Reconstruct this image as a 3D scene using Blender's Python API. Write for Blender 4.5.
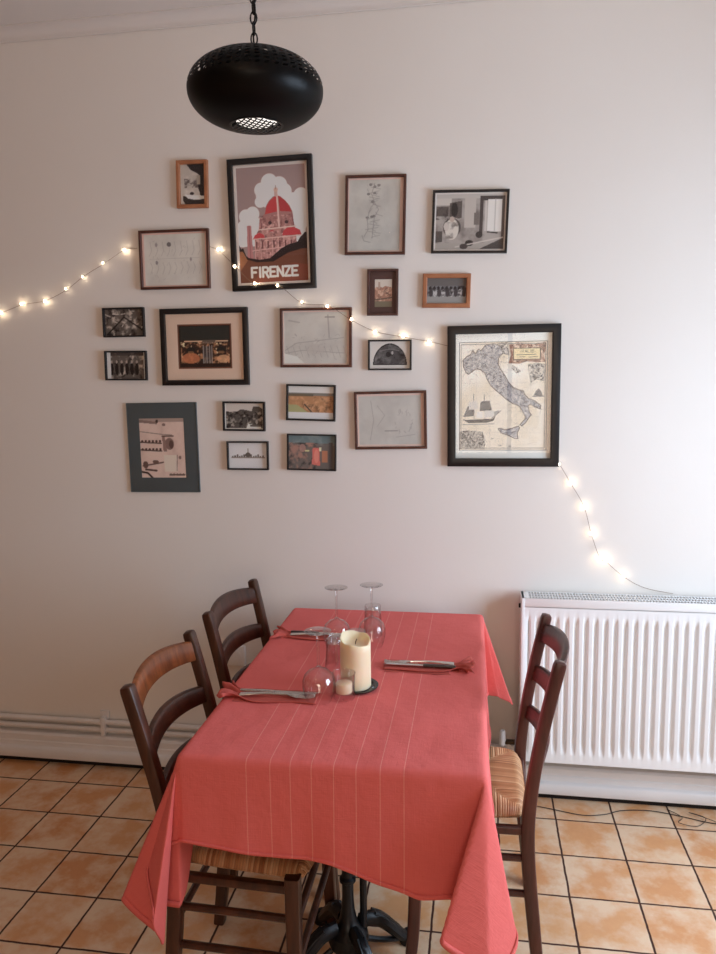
import bpy, bmesh, math, random
import numpy as np
from mathutils import Vector, Matrix
random.seed(7)
rng = np.random.default_rng(5)
C = bpy.context.scene.collection
PI = math.pi
for o in list(bpy.data.objects):
    bpy.data.objects.remove(o)

# ------------------------------------------------------------------ camera
cam_d = bpy.data.cameras.new('camera')
cam = bpy.data.objects.new('camera', cam_d); C.objects.link(cam)
YAW, PITCH, ROLL = -0.157, 0.1297, 0.0126
f_ = Vector((math.sin(YAW)*math.cos(PITCH), math.cos(YAW)*math.cos(PITCH), -math.sin(PITCH)))
r0 = Vector((math.cos(YAW), -math.sin(YAW), 0)); d0 = f_.cross(r0)
r_ = math.cos(ROLL)*r0 + math.sin(ROLL)*d0; d_ = -math.sin(ROLL)*r0 + math.cos(ROLL)*d0
cam.matrix_world = Matrix(((r_.x, -d_.x, -f_.x, 1.9624), (r_.y, -d_.y, -f_.y, -2.5878), (r_.z, -d_.z, -f_.z, 1.5749), (0, 0, 0, 1)))
cam_d.sensor_fit = 'VERTICAL'; cam_d.sensor_height = 24.0
cam_d.lens = 750.8/954*24.0
cam_d.clip_start = 0.05
sc = bpy.context.scene
sc.camera = cam

# ------------------------------------------------------------------ light
vs = sc.view_settings
vs.view_transform = 'Standard'; vs.look = 'None'; vs.gamma = 1.0
vs.use_curve_mapping = False
vs.exposure = 0.03
world = bpy.data.worlds.new('daylight_world'); sc.world = world; world.use_nodes = True
bg = world.node_tree.nodes['Background']
bg.inputs[0].default_value = (0.75, 0.85, 1.0, 1); bg.inputs[1].default_value = 0.5

def area(name, loc, target, sx, sy, power, col):
    l = bpy.data.lights.new(name, 'AREA'); l.shape = 'RECTANGLE'; l.size = sx; l.size_y = sy
    l.energy = power; l.color = col
    o = bpy.data.objects.new(name, l); C.objects.link(o)
    o.location = loc
    o.rotation_euler = (Vector(target)-Vector(loc)).to_track_quat('-Z', 'Z').to_euler()
    return o
area('window_daylight', (3.80, -0.98, 1.30), (1.0, -0.98, 1.02), 1.2, 1.5, 78, (0.72, 0.90, 1.10))
area('rear_warm_fill', (2.3, -5.30, 1.45), (1.9, 0.0, 1.2), 1.4, 1.5, 33, (1.0, 0.80, 0.60))  # warm fill added behind the viewer to brighten the cloth front
pl = bpy.data.lights.new('ceiling_globe_light', 'POINT'); pl.energy = 5; pl.color = (1.0, 0.60, 0.36); pl.shadow_soft_size = 0.06
plo = bpy.data.objects.new('ceiling_globe_light', pl); C.objects.link(plo); plo.location = (1.32, -2.50, 2.45)

# ------------------------------------------------------------------ helpers
def lin(c):
    return tuple(((x/12.92) if x <= 0.04045 else ((x+0.055)/1.055)**2.4) for x in c)
def rgb(r, g, b): return lin((r/255, g/255, b/255))

class NT:
    """small wrapper to write node trees tersely"""
    def __init__(s, name):
        s.m = bpy.data.materials.new(name); s.m.use_nodes = True
        s.t = s.m.node_tree; s.t.nodes.clear()
        s.out = s.t.nodes.new('ShaderNodeOutputMaterial')
    def n(s, typ, ins=None, **at):
        nd = s.t.nodes.new('ShaderNode'+typ)
        for k, v in at.items(): setattr(nd, k, v)
        for k, v in (ins or {}).items(): s.set(nd.inputs[k], v)
        return nd
    def set(s, sock, v):
        if isinstance(v, bpy.types.NodeSocket): s.t.links.new(v, sock)
        elif isinstance(v, bpy.types.Node): s.t.links.new(v.outputs[0], sock)
        else:
            if isinstance(v, tuple) and len(v) == 3 and sock.type == 'RGBA': v = v+(1,)
            sock.default_value = v
    def math(s, op, a, b=0.0, c=None, clamp=False):
        nd = s.n('Math', {0: a, 1: b}, operation=op, use_clamp=clamp)
        if c is not None: s.set(nd.inputs[2], c)
        return nd.outputs[0]
    def mix(s, fac, a, b, blend='MIX'):
        nd = s.n('Mix', data_type='RGBA', blend_type=blend)
        s.set(nd.inputs[0], fac); s.set(nd.inputs[6], a); s.set(nd.inputs[7], b)
        return nd.outputs[2]
    def ramp(s, fac, stops):
        nd = s.n('ValToRGB', {0: fac}); e = nd.color_ramp.elements
        while len(e) < len(stops): e.new(0.5)
        for el, (p, c) in zip(e, stops):
            el.position = p; el.color = tuple(c)+(1,) if len(c) == 3 else c
        return nd.outputs[0]
    def obj(s): return s.n('TexCoord').outputs['Object']
    def scaled(s, v, sc_):
        return s.n('VectorMath', {0: v, 1: sc_}, operation='MULTIPLY').outputs[0]
    def noise(s, v, scale, detail=3.0, rough=0.5, which=0):
        return s.n('TexNoise', {'Vector': v, 'Scale': scale, 'Detail': detail, 'Roughness': rough}).outputs[which]
    def bump(s, h, strength=0.3, dist=0.002):
        return s.n('Bump', {'Height': h, 'Strength': strength, 'Distance': dist}).outputs[0]
    def bsdf(s, **k):
        names = dict(base='Base Color', rough='Roughness', metal='Metallic', normal='Normal', coat='Coat Weight',
                     coat_rough='Coat Roughness', spec='Specular IOR Level', sss='Subsurface Weight', sheen='Sheen Weight',
                     emis='Emission Color', emis_s='Emission Strength', sss_r='Subsurface Radius', sss_s='Subsurface Scale')
        b = s.n('BsdfPrincipled')
        for kk, v in k.items(): s.set(b.inputs[names[kk]], v)
        s.t.links.new(b.outputs[0], s.out.inputs[0]); return b

def simple(name, col, rough=0.5, metal=0.0, var=0.08, scale=12, bump=0.0, bscale=60, **k):
    m = NT(name); v = m.obj()
    nz = m.noise(v, scale, 4)
    dark = tuple(x*(1-var*2) for x in col); light = tuple(min(1, x*(1+var)) for x in col)
    base = m.mix(nz, dark, light)
    kw = dict(base=base, rough=rough, metal=metal); kw.update(k)
    if bump: kw['normal'] = m.bump(m.noise(v, bscale, 3), bump)
    m.bsdf(**kw); return m.m

def wood(name, c1, c2, rough=0.35, scale=1.0, coat=0.25, along=(14, 14, 1.6)):
    m = NT(name); v = m.scaled(m.obj(), tuple(a*scale for a in along))
    a = m.noise(v, 3.0, 6, 0.65); b = m.noise(m.obj(), 6.0*scale, 2)
    fac = m.math('ADD', m.math('MULTIPLY', a, 0.75), m.math('MULTIPLY', b, 0.25))
    base = m.ramp(fac, [(0.32, c1), (0.52, tuple((x+y)/2 for x, y in zip(c1, c2))), (0.68, c2)])
    m.bsdf(base=base, rough=rough, coat=coat, coat_rough=0.25, normal=m.bump(a, 0.15, 0.001))
    return m.m

def thin_glass(name, tint=(1, 1, 1), edge=0.35, rough=0.0, base=0.02):
    m = NT(name)
    l5 = m.n('LayerWeight', {'Blend': 0.5}); fr = m.math('ADD', 0.04, m.math('MULTIPLY', 0.9, m.math('POWER', l5.outputs['Facing'], 5.0)))
    tr = m.n('BsdfTransparent', {'Color': m.mix(m.math('POWER', l5.outputs['Facing'], 3.0), tint, tuple(x*(1-edge) for x in tint))})
    gl = m.n('BsdfGlossy', {'Color': (1, 1, 1), 'Roughness': rough})
    mx = m.n('MixShader', {0: m.math('ADD', fr, base, clamp=True), 1: tr, 2: gl})
    m.t.links.new(mx.outputs[0], m.out.inputs[0]); return m.m

def finish(me, smooth):
    if smooth:
        me.shade_smooth()
        if smooth is not True:
            try: me.set_sharp_from_angle(angle=math.radians(smooth))
            except Exception: pass

def obj(name, bm, mat, parent=None, smooth=35, loc=None, rot=None):
    me = bpy.data.meshes.new(name)
    bmesh.ops.recalc_face_normals(bm, faces=bm.faces)
    bm.to_mesh(me); bm.free(); finish(me, smooth)
    me.materials.append(mat)
    o = bpy.data.objects.new(name, me); C.objects.link(o)
    if parent: o.parent = parent
    if loc: o.location = loc
    if rot: o.rotation_euler = rot
    return o
def tag(o, label, cat, group=None):
    o['label'] = label; o['category'] = cat
    if group: o['group'] = group
    return o
def thing(name, label, cat, loc=(0, 0, 0), rot=(0, 0, 0), group=None):
    o = bpy.data.objects.new(name, None); C.objects.link(o); o.empty_display_size = 0.05
    o.location = loc; o.rotation_euler = rot
    return tag(o, label, cat, group)
def struct(name, bm, mat, parent=None, smooth=35):
    o = obj(name, bm, mat, parent, smooth)
    if parent is None: o['kind'] = 'structure'
    return o
def BM(): return bmesh.new()

def box(bm, x0, x1, y0, y1, z0, z1, bev=0.0):
    t = bmesh.new() if bev else bm
    vs_ = [t.verts.new(p) for p in ((x0, y0, z0), (x1, y0, z0), (x1, y1, z0), (x0, y1, z0), (x0, y0, z1), (x1, y0, z1), (x1, y1, z1), (x0, y1, z1))]
    for q in ((0, 3, 2, 1), (4, 5, 6, 7), (0, 1, 5, 4), (1, 2, 6, 5), (2, 3, 7, 6), (3, 0, 4, 7)): t.faces.new([vs_[i] for i in q])
    if bev:
        bmesh.ops.bevel(t, geom=list(t.edges), offset=bev, segments=2, affect='EDGES', profile=0.5)
        merge(bm, t)
def merge(bm, t, M=None):
    if M is not None: bmesh.ops.transform(t, matrix=M, verts=t.verts)
    me = bpy.data.meshes.new('tmp'); t.to_mesh(me); t.free(); bm.from_mesh(me); bpy.data.meshes.remove(me)

def catmull(pts, n=6):
    P = [Vector(p) for p in pts]; P = [2*P[0]-P[1]]+P+[2*P[-1]-P[-2]]
    out = []
    for i in range(1, len(P)-2):
        for k in range(n):
            t = k/n; a, b, c, d = P[i-1], P[i], P[i+1], P[i+2]
            out.append(0.5*((2*b)+(c-a)*t+(2*a-5*b+4*c-d)*t*t+(3*b-a-3*c+d)*t**3))
    out.append(P[-2]); return out

def sweep(bm, path, prof, scales=None, up=Vector((0, 1, 0)), cap=True):
    """prof: list of (u,v); u along 'side', v along 'up-ish' of the local frame"""
    path = [Vector(p) for p in path]; rings = []
    for i, p in enumerate(path):
        t = (path[min(i+1, len(path)-1)]-path[max(i-1, 0)]).normalized()
        s = t.cross(up)
        if s.length < 1e-4: s = t.cross(Vector((1, 0, 0)))
        s.normalize(); w = s.cross(t).normalized()
        k = scales[i] if scales else 1.0
        ks = k if isinstance(k, tuple) else (k, k)
        rings.append([bm.verts.new(p+s*u*ks[0]+w*v*ks[1]) for u, v in prof])
    n = len(prof)
    for a, b in zip(rings, rings[1:]):
        for j in range(n): bm.faces.new((a[j], a[(j+1) % n], b[(j+1) % n], b[j]))
    if cap:
        bm.faces.new(rings[0][::-1]); bm.faces.new(rings[-1])
def circ(r, n=12): return [(r*math.cos(2*PI*i/n), r*math.sin(2*PI*i/n)) for i in range(n)]
def rrect(w, h, r=0.004, k=3):
    out = []
    for cx, cy, a0 in ((w/2-r, h/2-r, 0), (-w/2+r, h/2-r, 90), (-w/2+r, -h/2+r, 180), (w/2-r, -h/2+r, 270)):
        for i in range(k):
            a = math.radians(a0+90*i/(k-1)); out.append((cx+r*math.cos(a), cy+r*math.sin(a)))
    return out
def lathe(bm, prof, n=40, closed=False, c=(0, 0, 0)):
    rings = []
    for r, z in prof:
        if r < 1e-6: rings.append([bm.verts.new((c[0], c[1], c[2]+z))])
        else: rings.append([bm.verts.new((c[0]+r*math.cos(2*PI*i/n), c[1]+r*math.sin(2*PI*i/n), c[2]+z)) for i in range(n)])
    pairs = list(zip(rings, rings[1:]))
    if closed: pairs.append((rings[-1], rings[0]))
    for a, b in pairs:
        for i in range(n):
            j = (i+1) % n
            if len(a) == 1 and len(b) == 1: continue
            if len(a) == 1: bm.faces.new((a[0], b[j], b[i]))
            elif len(b) == 1: bm.faces.new((a[i], a[j], b[0]))
            else: bm.faces.new((a[i], a[j], b[j], b[i]))
def tube(bm, pts, r, n=8): sweep(bm, pts, circ(r, n))
def grid(bm, nu, nv, fn, uvf=None):
    V = [[bm.verts.new(fn(i/nu, j/nv)) for j in range(nv+1)] for i in range(nu+1)]
    uvl = bm.loops.layers.uv.verify() if uvf else None
    for i in range(nu):
        for j in range(nv):
            f = bm.faces.new((V[i][j], V[i+1][j], V[i+1][j+1], V[i][j+1]))
            if uvf:
                for l, (a, b) in zip(f.loops, ((i, j), (i+1, j), (i+1, j+1), (i, j+1))): l[uvl].uv = uvf(a/nu, b/nv)
    return V

# ------------------------------------------------------------------ materials
def wall_mat():
    m = NT('wall_paint'); v = m.obj()
    a = m.noise(v, 1.3, 3); b = m.noise(v, 90, 4, 0.7); d = m.noise(v, 9, 3)
    base = m.mix(a, rgb(229, 221, 213), rgb(238, 232, 226))
    h = m.math('ADD', m.math('MULTIPLY', b, 0.35), d)
    m.bsdf(base=base, rough=0.75, normal=m.bump(h, 0.25, 0.003), spec=0.3); return m.m
M_wall = wall_mat()
M_wall2 = simple('ochre_wall_paint', rgb(176, 138, 108), 0.8, var=0.04, scale=3)
M_ceil = simple('ceiling_paint', rgb(222, 214, 208), 0.8, var=0.03, scale=2)
M_white = simple('white_enamel', rgb(238, 238, 238), 0.3, var=0.01, scale=4)
M_trim = simple('skirting_paint', rgb(228, 224, 222), 0.4, var=0.04, scale=8, bump=0.1, bscale=20)
M_dark = simple('dark_gap', rgb(30, 24, 22), 0.9)

def floor_mat():
    m = NT('terracotta_tiles'); S = 0.205
    v = m.obj(); s = m.n('SeparateXYZ', {0: v})
    X = m.math('DIVIDE', s.outputs[0], S); Y = m.math('DIVIDE', s.outputs[1], S)
    wob = m.math('MULTIPLY', m.math('SUBTRACT', m.noise(v, 30, 2), 0.5), 0.02)
    def dist(u):
        fr = m.math('FRACT', m.math('ADD', m.math('ADD', u, wob), 100.0))
        return m.math('MINIMUM', fr, m.math('SUBTRACT', 1.0, fr))
    dx, dy = dist(X), dist(Y); e = m.math('MINIMUM', dx, dy)
    grout = m.n('MapRange', {0: e, 1: 0.012, 2: 0.020, 3: 1.0, 4: 0.0}).outputs[0]
    cell = m.n('CombineXYZ', {0: m.math('FLOOR', m.math('ADD', X, 100.0)), 1: m.math('FLOOR', m.math('ADD', Y, 100.0)), 2: 0.0})
    wn = m.n('TexWhiteNoise', {0: cell.outputs[0]}, noise_dimensions='3D')
    tile_off = m.n('VectorMath', {0: v, 1: m.scaled(wn.outputs[1], (9, 9, 9))}, operation='ADD').outputs[0]
    n1 = m.noise(tile_off, 9, 4, 0.6); n2 = m.noise(tile_off, 34, 5, 0.65)
    pale = m.n('MapRange', {0: m.math('SUBTRACT', m.math('ADD', n1, m.math('MULTIPLY', n2, 0.35)), m.math('MULTIPLY', e, 0.42)), 1: 0.48, 2: 0.74}).outputs[0]
    warm = m.mix(wn.outputs[0], rgb(214, 150, 98), rgb(226, 172, 122))
    warm = m.mix(m.math('MULTIPLY', n2, 0.5), warm, rgb(190, 120, 72))
    col = m.mix(m.math('MULTIPLY', pale, 0.80), warm, rgb(232, 206, 176))
    col = m.mix(grout, col, rgb(64, 30, 18))
    h = m.math('SUBTRACT', m.math('MULTIPLY', n1, 0.25), grout)
    rough = m.math('ADD', m.math('MULTIPLY', grout, 0.4), m.math('ADD', 0.30, m.math('MULTIPLY', n2, 0.2)))
    m.bsdf(base=col, rough=rough, normal=m.bump(h, 0.5, 0.002), spec=0.5); return m.m
M_floor = floor_mat()

M_walnut = wood('dark_walnut', rgb(38, 18, 11), rgb(88, 48, 30), coat=.1)
M_walnut_r = wood('red_walnut', rgb(52, 24, 20), rgb(96, 52, 44), coat=.12)
M_walnut_lit = wood('orange_lit_walnut', rgb(84, 42, 20), rgb(158, 88, 46), coat=0.1)  # orange light on the near chair's top rail, put into the wood colour
M_frame_orange = wood('pine_frame', rgb(150, 92, 60), rgb(184, 122, 84), 0.5, coat=0, along=(6, 6, 6))
M_frame_red = wood('mahogany_frame', rgb(58, 29, 22), rgb(96, 52, 38), 0.45, coat=0.1, along=(8, 8, 8))
M_frame_brown = wood('brown_frame', rgb(62, 38, 34), rgb(88, 54, 48), 0.45, coat=0.1, along=(8, 8, 8))
M_frame_black = simple('black_frame', rgb(22, 20, 22), 0.4, var=0.1, scale=30)
M_teal = simple('grey_green_mount', rgb(80, 90, 93), 0.55, var=0.06, scale=14)
M_iron = simple('black_cast_iron', rgb(18, 19, 22), 0.38, metal=0.3, var=0.2, scale=20, bump=0.25, bscale=80)
M_steel = simple('steel', (0.62, 0.60, 0.58), 0.2, metal=1.0, var=0.05)
M_lampblack = simple('lamp_black', rgb(20, 18, 18), 0.38, metal=0.5, var=0.15, scale=25)
M_pane = thin_glass('picture_glass', base=-0.005, edge=0.05)
M_glass = thin_glass('drinking_glass', (0.985, 0.985, 0.985), edge=0.62, base=0.06)
M_winpane = thin_glass('window_glass', edge=0.05)

# ------------------------------------------------------------------ the room
W = 0.16; CE = 2.87; XL, XR, YB = -1.7, 3.62, -5.0
bm = BM(); box(bm, XL, XR, YB, W, -0.1, 0.0); struct('floor', bm, M_floor)
bm = BM(); box(bm, XL-.1, XR+.1, YB-.1, W+.1, CE, CE+.1); struct('ceiling', bm, M_ceil)
bm = BM(); box(bm, XL-.1, XR+.1, W, W+.1, 0, CE); struct('wall_back', bm, M_wall)
bm = BM(); box(bm, XL-.1, XL, YB, W, 0, CE); struct('wall_left', bm, M_wall2)
# right wall with a window opening
WY0, WY1, WZ0, WZ1 = -1.65, -0.32, 0.50, 2.15
bm = BM()
box(bm, XR, XR+.12, YB, WY0, 0, CE); box(bm, XR, XR+.12, WY1, W, 0, CE)
box(bm, XR, XR+.12, WY0, WY1, 0, WZ0); box(bm, XR, XR+.12, WY0, WY1, WZ1, CE)
struct('wall_right', bm, M_wall)
def window(name, mk):
    bm = BM()
    mk(bm, 0, 1, 0, .03); mk(bm, 0, 1, .97, 1); mk(bm, 0, .04, .03, .97); mk(bm, .96, 1, .03, .97); mk(bm, .485, .515, .03, .97)
    o = struct(name, bm, M_white)
    return o
w1 = window('window_1', lambda b, u0, u1, v0, v1: box(b, XR+.03, XR+.08, WY0+(WY1-WY0)*u0, WY0+(WY1-WY0)*u1, WZ0+(WZ1-WZ0)*v0, WZ0+(WZ1-WZ0)*v1, .003))
bm = BM(); box(bm, XR+.052, XR+.056, WY0+.03, WY1-.03, WZ0+.03, WZ1-.03); obj('window_pane', bm, M_winpane, w1)
# unseen rear wall; its window is added to go with the fill light
RX0, RX1, RZ0, RZ1 = 1.6, 3.0, 0.75, 2.2
bm = BM()
box(bm, XL, RX0, YB-.12, YB, 0, CE); box(bm, RX1, XR, YB-.12, YB, 0, CE)
box(bm, RX0, RX1, YB-.12, YB, 0, RZ0); box(bm, RX0, RX1, YB-.12, YB, RZ1, CE)
struct('wall_front', bm, M_wall2)
w2 = window('added_window_2', lambda b, u0, u1, v0, v1: box(b, RX0+(RX1-RX0)*u0, RX0+(RX1-RX0)*u1, YB-.08, YB-.03, RZ0+(RZ1-RZ0)*v0, RZ0+(RZ1-RZ0)*v1, .003))
bm = BM(); box(bm, RX0+.03, RX1-.03, YB-.056, YB-.052, RZ0+.03, RZ1-.03); obj('window_pane', bm, M_winpane, w2)

def extrude_x(bm, prof, x0, x1, n=1, wob=None):
    """prof: closed list of (y,z)"""
    rings = []
    for i in range(n+1):
        x = x0+(x1-x0)*i/n; dz = wob(x) if wob else 0
        rings.append([bm.verts.new((x, y, z+dz)) for y, z in prof])
    k = len(prof)
    for a, b in zip(rings, rings[1:]):
        for j in range(k): bm.faces.new((a[j], b[j], b[(j+1) % k], a[(j+1) % k]))
    bm.faces.new(rings[0]); bm.faces.new(rings[-1][::-1])
# cornice
bm = BM(); cr = 0.036
prof = [(W, CE)]+[(W-0.003, 2.832), (W-.008, 2.834)]+[(W-.008-0.04*(1-math.cos(a)), 2.838+.028*math.sin(a)) for a in [i*PI/2/6 for i in range(7)]]+[(W-.056, CE-.004), (W-.056, CE)]
extrude_x(bm, prof, XL, XR, 40, lambda x: 0.0)
struct('trim_1', bm, M_ceil)
# skirting
bm = BM()
prof = [(W, .030), (W-.048, .030), (W-.05, .034), (W-.05, .066), (W-.046, .072), (W-.036, .076), (W-.034, .082), (W-.034, .094), (W-.030, .098), (W-.030, .122), (W-.024, .130), (W-.008, .134), (W, .134)]
extrude_x(bm, prof, XL, XR); struct('baseboard_back', bm, M_trim)
bm = BM(); box(bm, XL, XR, W-.02, W, 0, .031); struct('gap_shade_strip', bm, M_dark)  # dark strip standing in for the shade in the gap under the skirting
bm = BM(); box(bm, XL, XL+.03, YB, W-.05, 0.0, .13, .004); struct('baseboard_left', bm, M_trim)
bm = BM(); box(bm, XR-.03, XR, YB, W-.05, 0.0, .13, .004); struct('baseboard_right', bm, M_trim)
# heating pipes running over the skirting
for z, lb in ((.191, 'upper white painted heating pipe running along the wall above the skirting'), (.158, 'lower white painted heating pipe running just above the skirting')):
    bm = BM(); tube(bm, [(XL, W-.018, z), (2.045, W-.018, z), (2.075, W-.022, z)] if z < .17 else [(XL, W-.018, z), (XR, W-.018, z)], .0105, 12)
    tag(obj('heating_pipe', bm, M_trim, smooth=50), lb, 'pipe', 'white pipes above the skirting')
bm = BM()
box(bm, .452, .468, W-.034, W, .135, .215, .003)
box(bm, .440, .480, W-.010, W, .205, .235, .003)
for z in (.191, .158): sweep(bm, [(.448, W-.018, z), (.472, W-.018, z)], circ(.0145, 12))
tag(obj('pipe_bracket', bm, M_trim), 'white bracket clamping the two pipes to the wall on the left', 'bracket')
# white socket box behind the far chair
t = thing('wall_socket', 'small white socket box low on the wall behind the far left chair', 'socket', (1.035, W, .50))
bm = BM(); box(bm, -.036, .036, -.022, 0, -.040, .040, .004); obj('socket_box', bm, M_white, t)
bm = BM(); lathe(bm, [(0, -.004), (.019, -.004), (.021, 0), (.024, .002), (.024, .004), (0, .004)], 24)
obj('socket_face', bm, M_white, t, loc=(0, -.023, 0), rot=(PI/2, 0, 0))

# ------------------------------------------------------------------ radiator
RX, RW, RZB, RZT, RF = 2.128, 1.20, 0.193, 0.803, 0.040
t = thing('radiator', 'white ribbed panel radiator on the wall at the right', 'radiator', (RX+RW/2, W, RZB))
ox, oz = -(RX+RW/2), -RZB
bm = BM(); NX = 12; nribs = 35; pitch = (RW-0.04)/nribs; zz = [0, .004, .030, .042, .058, .075]; H = RZT-RZB-.032
zs = zz+[H-v for v in zz[::-1]]
env = [0, 0, 0, .25, .8, 1]; env = env+env[::-1]
xs = [0, .004]; 
cols = [(RX, 0), (RX+.020, 0)]
for i in range(nribs):
    for k in range(NX):
        u = (k+.5)/NX; a = abs(u-.5)*2
        g = max(0.0, min(1.0, (a-.45)/.35)); g = g*g*(3-2*g)
        cols.append((RX+.02+pitch*(i+u), g))
cols += [(RX+RW-.02, 0), (RX+RW, 0)]
V = []
for x, g in cols:
    row = []
    for z, e in zip(zs, env): row.append(bm.verts.new((x+ox, RF-W+.0105*g*e, z)))
    V.append(row)
for a, b in zip(V, V[1:]):
    for j in range(len(zs)-1): bm.faces.new((a[j], b[j], b[j+1], a[j+1]))
obj('front_panel', bm, M_white, t, smooth=True)
bm = BM(); box(bm, RX+ox+.01, RX+RW+ox-.01, -.045, -.032, 0.01, H); obj('rear_panel', bm, M_white, t)
for x0 in (RX+ox-.003, RX+RW+ox-.010):
    bm = BM(); box(bm, x0, x0+.013, RF-W-.001, -.028, 0.0, H+.030, .003); obj('side_panel', bm, M_white, t)
bm = BM()
yf, yb = RF-W+.004, -.030; z0, z1 = H+.004, H+.030
box(bm, RX+ox, RX+RW+ox, yf-.004, yf+.003, H-.003, z1, .001); box(bm, RX+ox, RX+RW+ox, yb-.003, yb+.002, z0, z1)
box(bm, RX+ox, RX+ox+.022, yf, yb, z0+.018, z1)
ng = 112
for i in range(ng):
    x = RX+ox+.022+(RW-.034)*i/ng
    box(bm, x, x+.0030, yf, yb, z1-.005, z1-.001)
for fy in (.33, .66):
    y = yf+(yb-yf)*fy; box(bm, RX+ox, RX+RW+ox, y-.003, y+.003, z1-.0055, z1-.0005)
obj('top_grille', bm, M_white, t)
bm = BM(); box(bm, RX+ox+.012, RX+RW+ox-.012, RF-W+.018, -.048, H-.03, H-.015); obj('convector_fins', bm, simple('slot_shade_grey', rgb(62, 60, 60), .6), t)  # block coloured dark so the grille slots look shaded inside
bm = BM()
for x in (RX+ox-.010,): box(bm, x, x+.008, -.078, -.070, H-.018, H-.002, .002)
obj('vent_plug', bm, M_dark, t)
# valve at its lower left corner
t = thing('radiator_valve', 'white valve and pipe tail at the lower left corner of the radiator', 'valve', (2.09, .09, .158))
bm = BM(); tube(bm, catmull([(0, .05, 0), (0, .02, .004), (0, 0, .03), (0, 0, .075)], 6), .008, 10); obj('pipe_tail', bm, M_trim, t)
bm = BM(); tube(bm, [(-.022, 0, .080), (.045, 0, .080)], .010, 12); obj('nut', bm, simple('dark_brass', rgb(70, 58, 44), .35, metal=.8), t)
bm = BM(); lathe(bm, [(0, .070), (.012, .070), (.013, .082), (.011, .118), (.008, .124), (0, .124)], 20); obj('cap', bm, M_white, t, loc=(-.022, 0, 0))

# loose dark cable on the floor along the skirting
bm = BM()
pts = [(2.14, .085, .003), (2.24, .062, .003), (2.35, .036, .003), (2.43, .05, .003), (2.50, .085, .003), (2.60, .095, .004), (2.70, .075, .003), (2.80, .045, .003), (2.90, .05, .003), (3.05, .05, .003), (3.3, .06, .003)]
tube(bm, catmull(pts, 8), .0016, 6)
tag(obj('floor_cable', bm, simple('cable_dark', rgb(34, 28, 26), .6), smooth=60), 'thin dark cable lying on the tiles below the radiator', 'cable')
bm = BM()
pts = [(2.66, .08, .004), (2.70, .03, .006), (2.68, -.01, .008), (2.74, -.02, .006), (2.78, .03, .009), (2.73, .055, .011), (2.80, .02, .008), (2.86, -.03, .006), (2.95, .0, .006), (3.1, .03, .006)]
tube(bm, catmull([(a, b+.035, c) for a, b, c in pts], 8), .0013, 6)
tag(obj('tangled_cable', bm, simple('cable_brown', rgb(48, 38, 34), .6), smooth=60), 'tangled thin wire bunched against the skirting under the radiator at far right', 'cable')

# ------------------------------------------------------------------ pictures
class Cv:
    def __init__(s, w, h, bgc):
        s.w, s.h = w, h; s.a = np.zeros((h, w, 3)); s.a[:] = np.array(bgc)/255
        yy, xx = np.mgrid[0:h, 0:w]; s.x = xx/(w-1); s.y = yy/(h-1); s.asp = w/h
    def put(s, m, c, al=1.0):
        m = (m*al)[..., None]; s.a = s.a*(1-m)+np.array(c)/255*m
    def poly(s, pts, c, al=1.0):
        ins = np.zeros_like(s.x, bool); n = len(pts)
        for i in range(n):
            x0, y0 = pts[i]; x1, y1 = pts[(i+1) % n]
            if y0 == y1: continue
            k = ((y0 > s.y) != (y1 > s.y)) & (s.x < (x1-x0)*(s.y-y0)/(y1-y0)+x0)
            ins ^= k
        s.put(ins.astype(float), c, al); return ins
    def rect(s, x0, y0, x1, y1, c, al=1.0):
        s.put(((s.x >= x0) & (s.x <= x1) & (s.y >= y0) & (s.y <= y1)).astype(float), c, al)
    def ell(s, cx, cy, rx, ry, c, al=1.0):
        d = ((s.x-cx)/rx)**2+((s.y-cy)/ry)**2
        s.put(np.clip((1.08-d)/.16, 0, 1), c, al)
    def line(s, pts, c, th=0.006, al=1.0):
        m = np.zeros_like(s.x)
        for (x0, y0), (x1, y1) in zip(pts, pts[1:]):
            ax, ay = s.x*s.asp, s.y; bx, by, cx, cy = x0*s.asp, y0, x1*s.asp, y1
            L = (cx-bx)**2+(cy-by)**2+1e-12
            t = np.clip(((ax-bx)*(cx-bx)+(ay-by)*(cy-by))/L, 0, 1)
            d = np.hypot(ax-bx-t*(cx-bx), ay-by-t*(cy-by))
            m = np.maximum(m, np.clip((th-d)/(0.8/s.h)+.5, 0, 1))
        s.put(m, c, al)
    def noise(s, n, seed=0):
        r = np.random.default_rng(seed); out = np.zeros_like(s.x); amp = 1.0; tot = 0
        for o_ in range(4):
            k = n*2**o_; ky = max(2, int(k/s.asp)+1); kx = k+1
            g = r.random((ky+1, kx+1)); fx = s.x*(kx-1)*.999; fy = s.y*(ky-1)*.999
            ix = fx.astype(int); iy = fy.astype(int); tx = fx-ix; ty = fy-iy
            v = (g[iy, ix]*(1-tx)+g[iy, ix+1]*tx)*(1-ty)+(g[iy+1, ix]*(1-tx)+g[iy+1, ix+1]*tx)*ty
            out += v*amp; tot += amp; amp *= .6
        return out/tot
    def tex(s, n, c, lo, hi, mask=None, seed=0, al=1.0):
        v = np.clip((s.noise(n, seed)-lo)/(hi-lo), 0, 1)
        if mask is not None: v = v*mask
        s.put(v, c, al)
    def region(s, x0, y0, x1, y1): return ((s.x >= x0) & (s.x <= x1) & (s.y >= y0) & (s.y <= y1)).astype(float)

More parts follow.
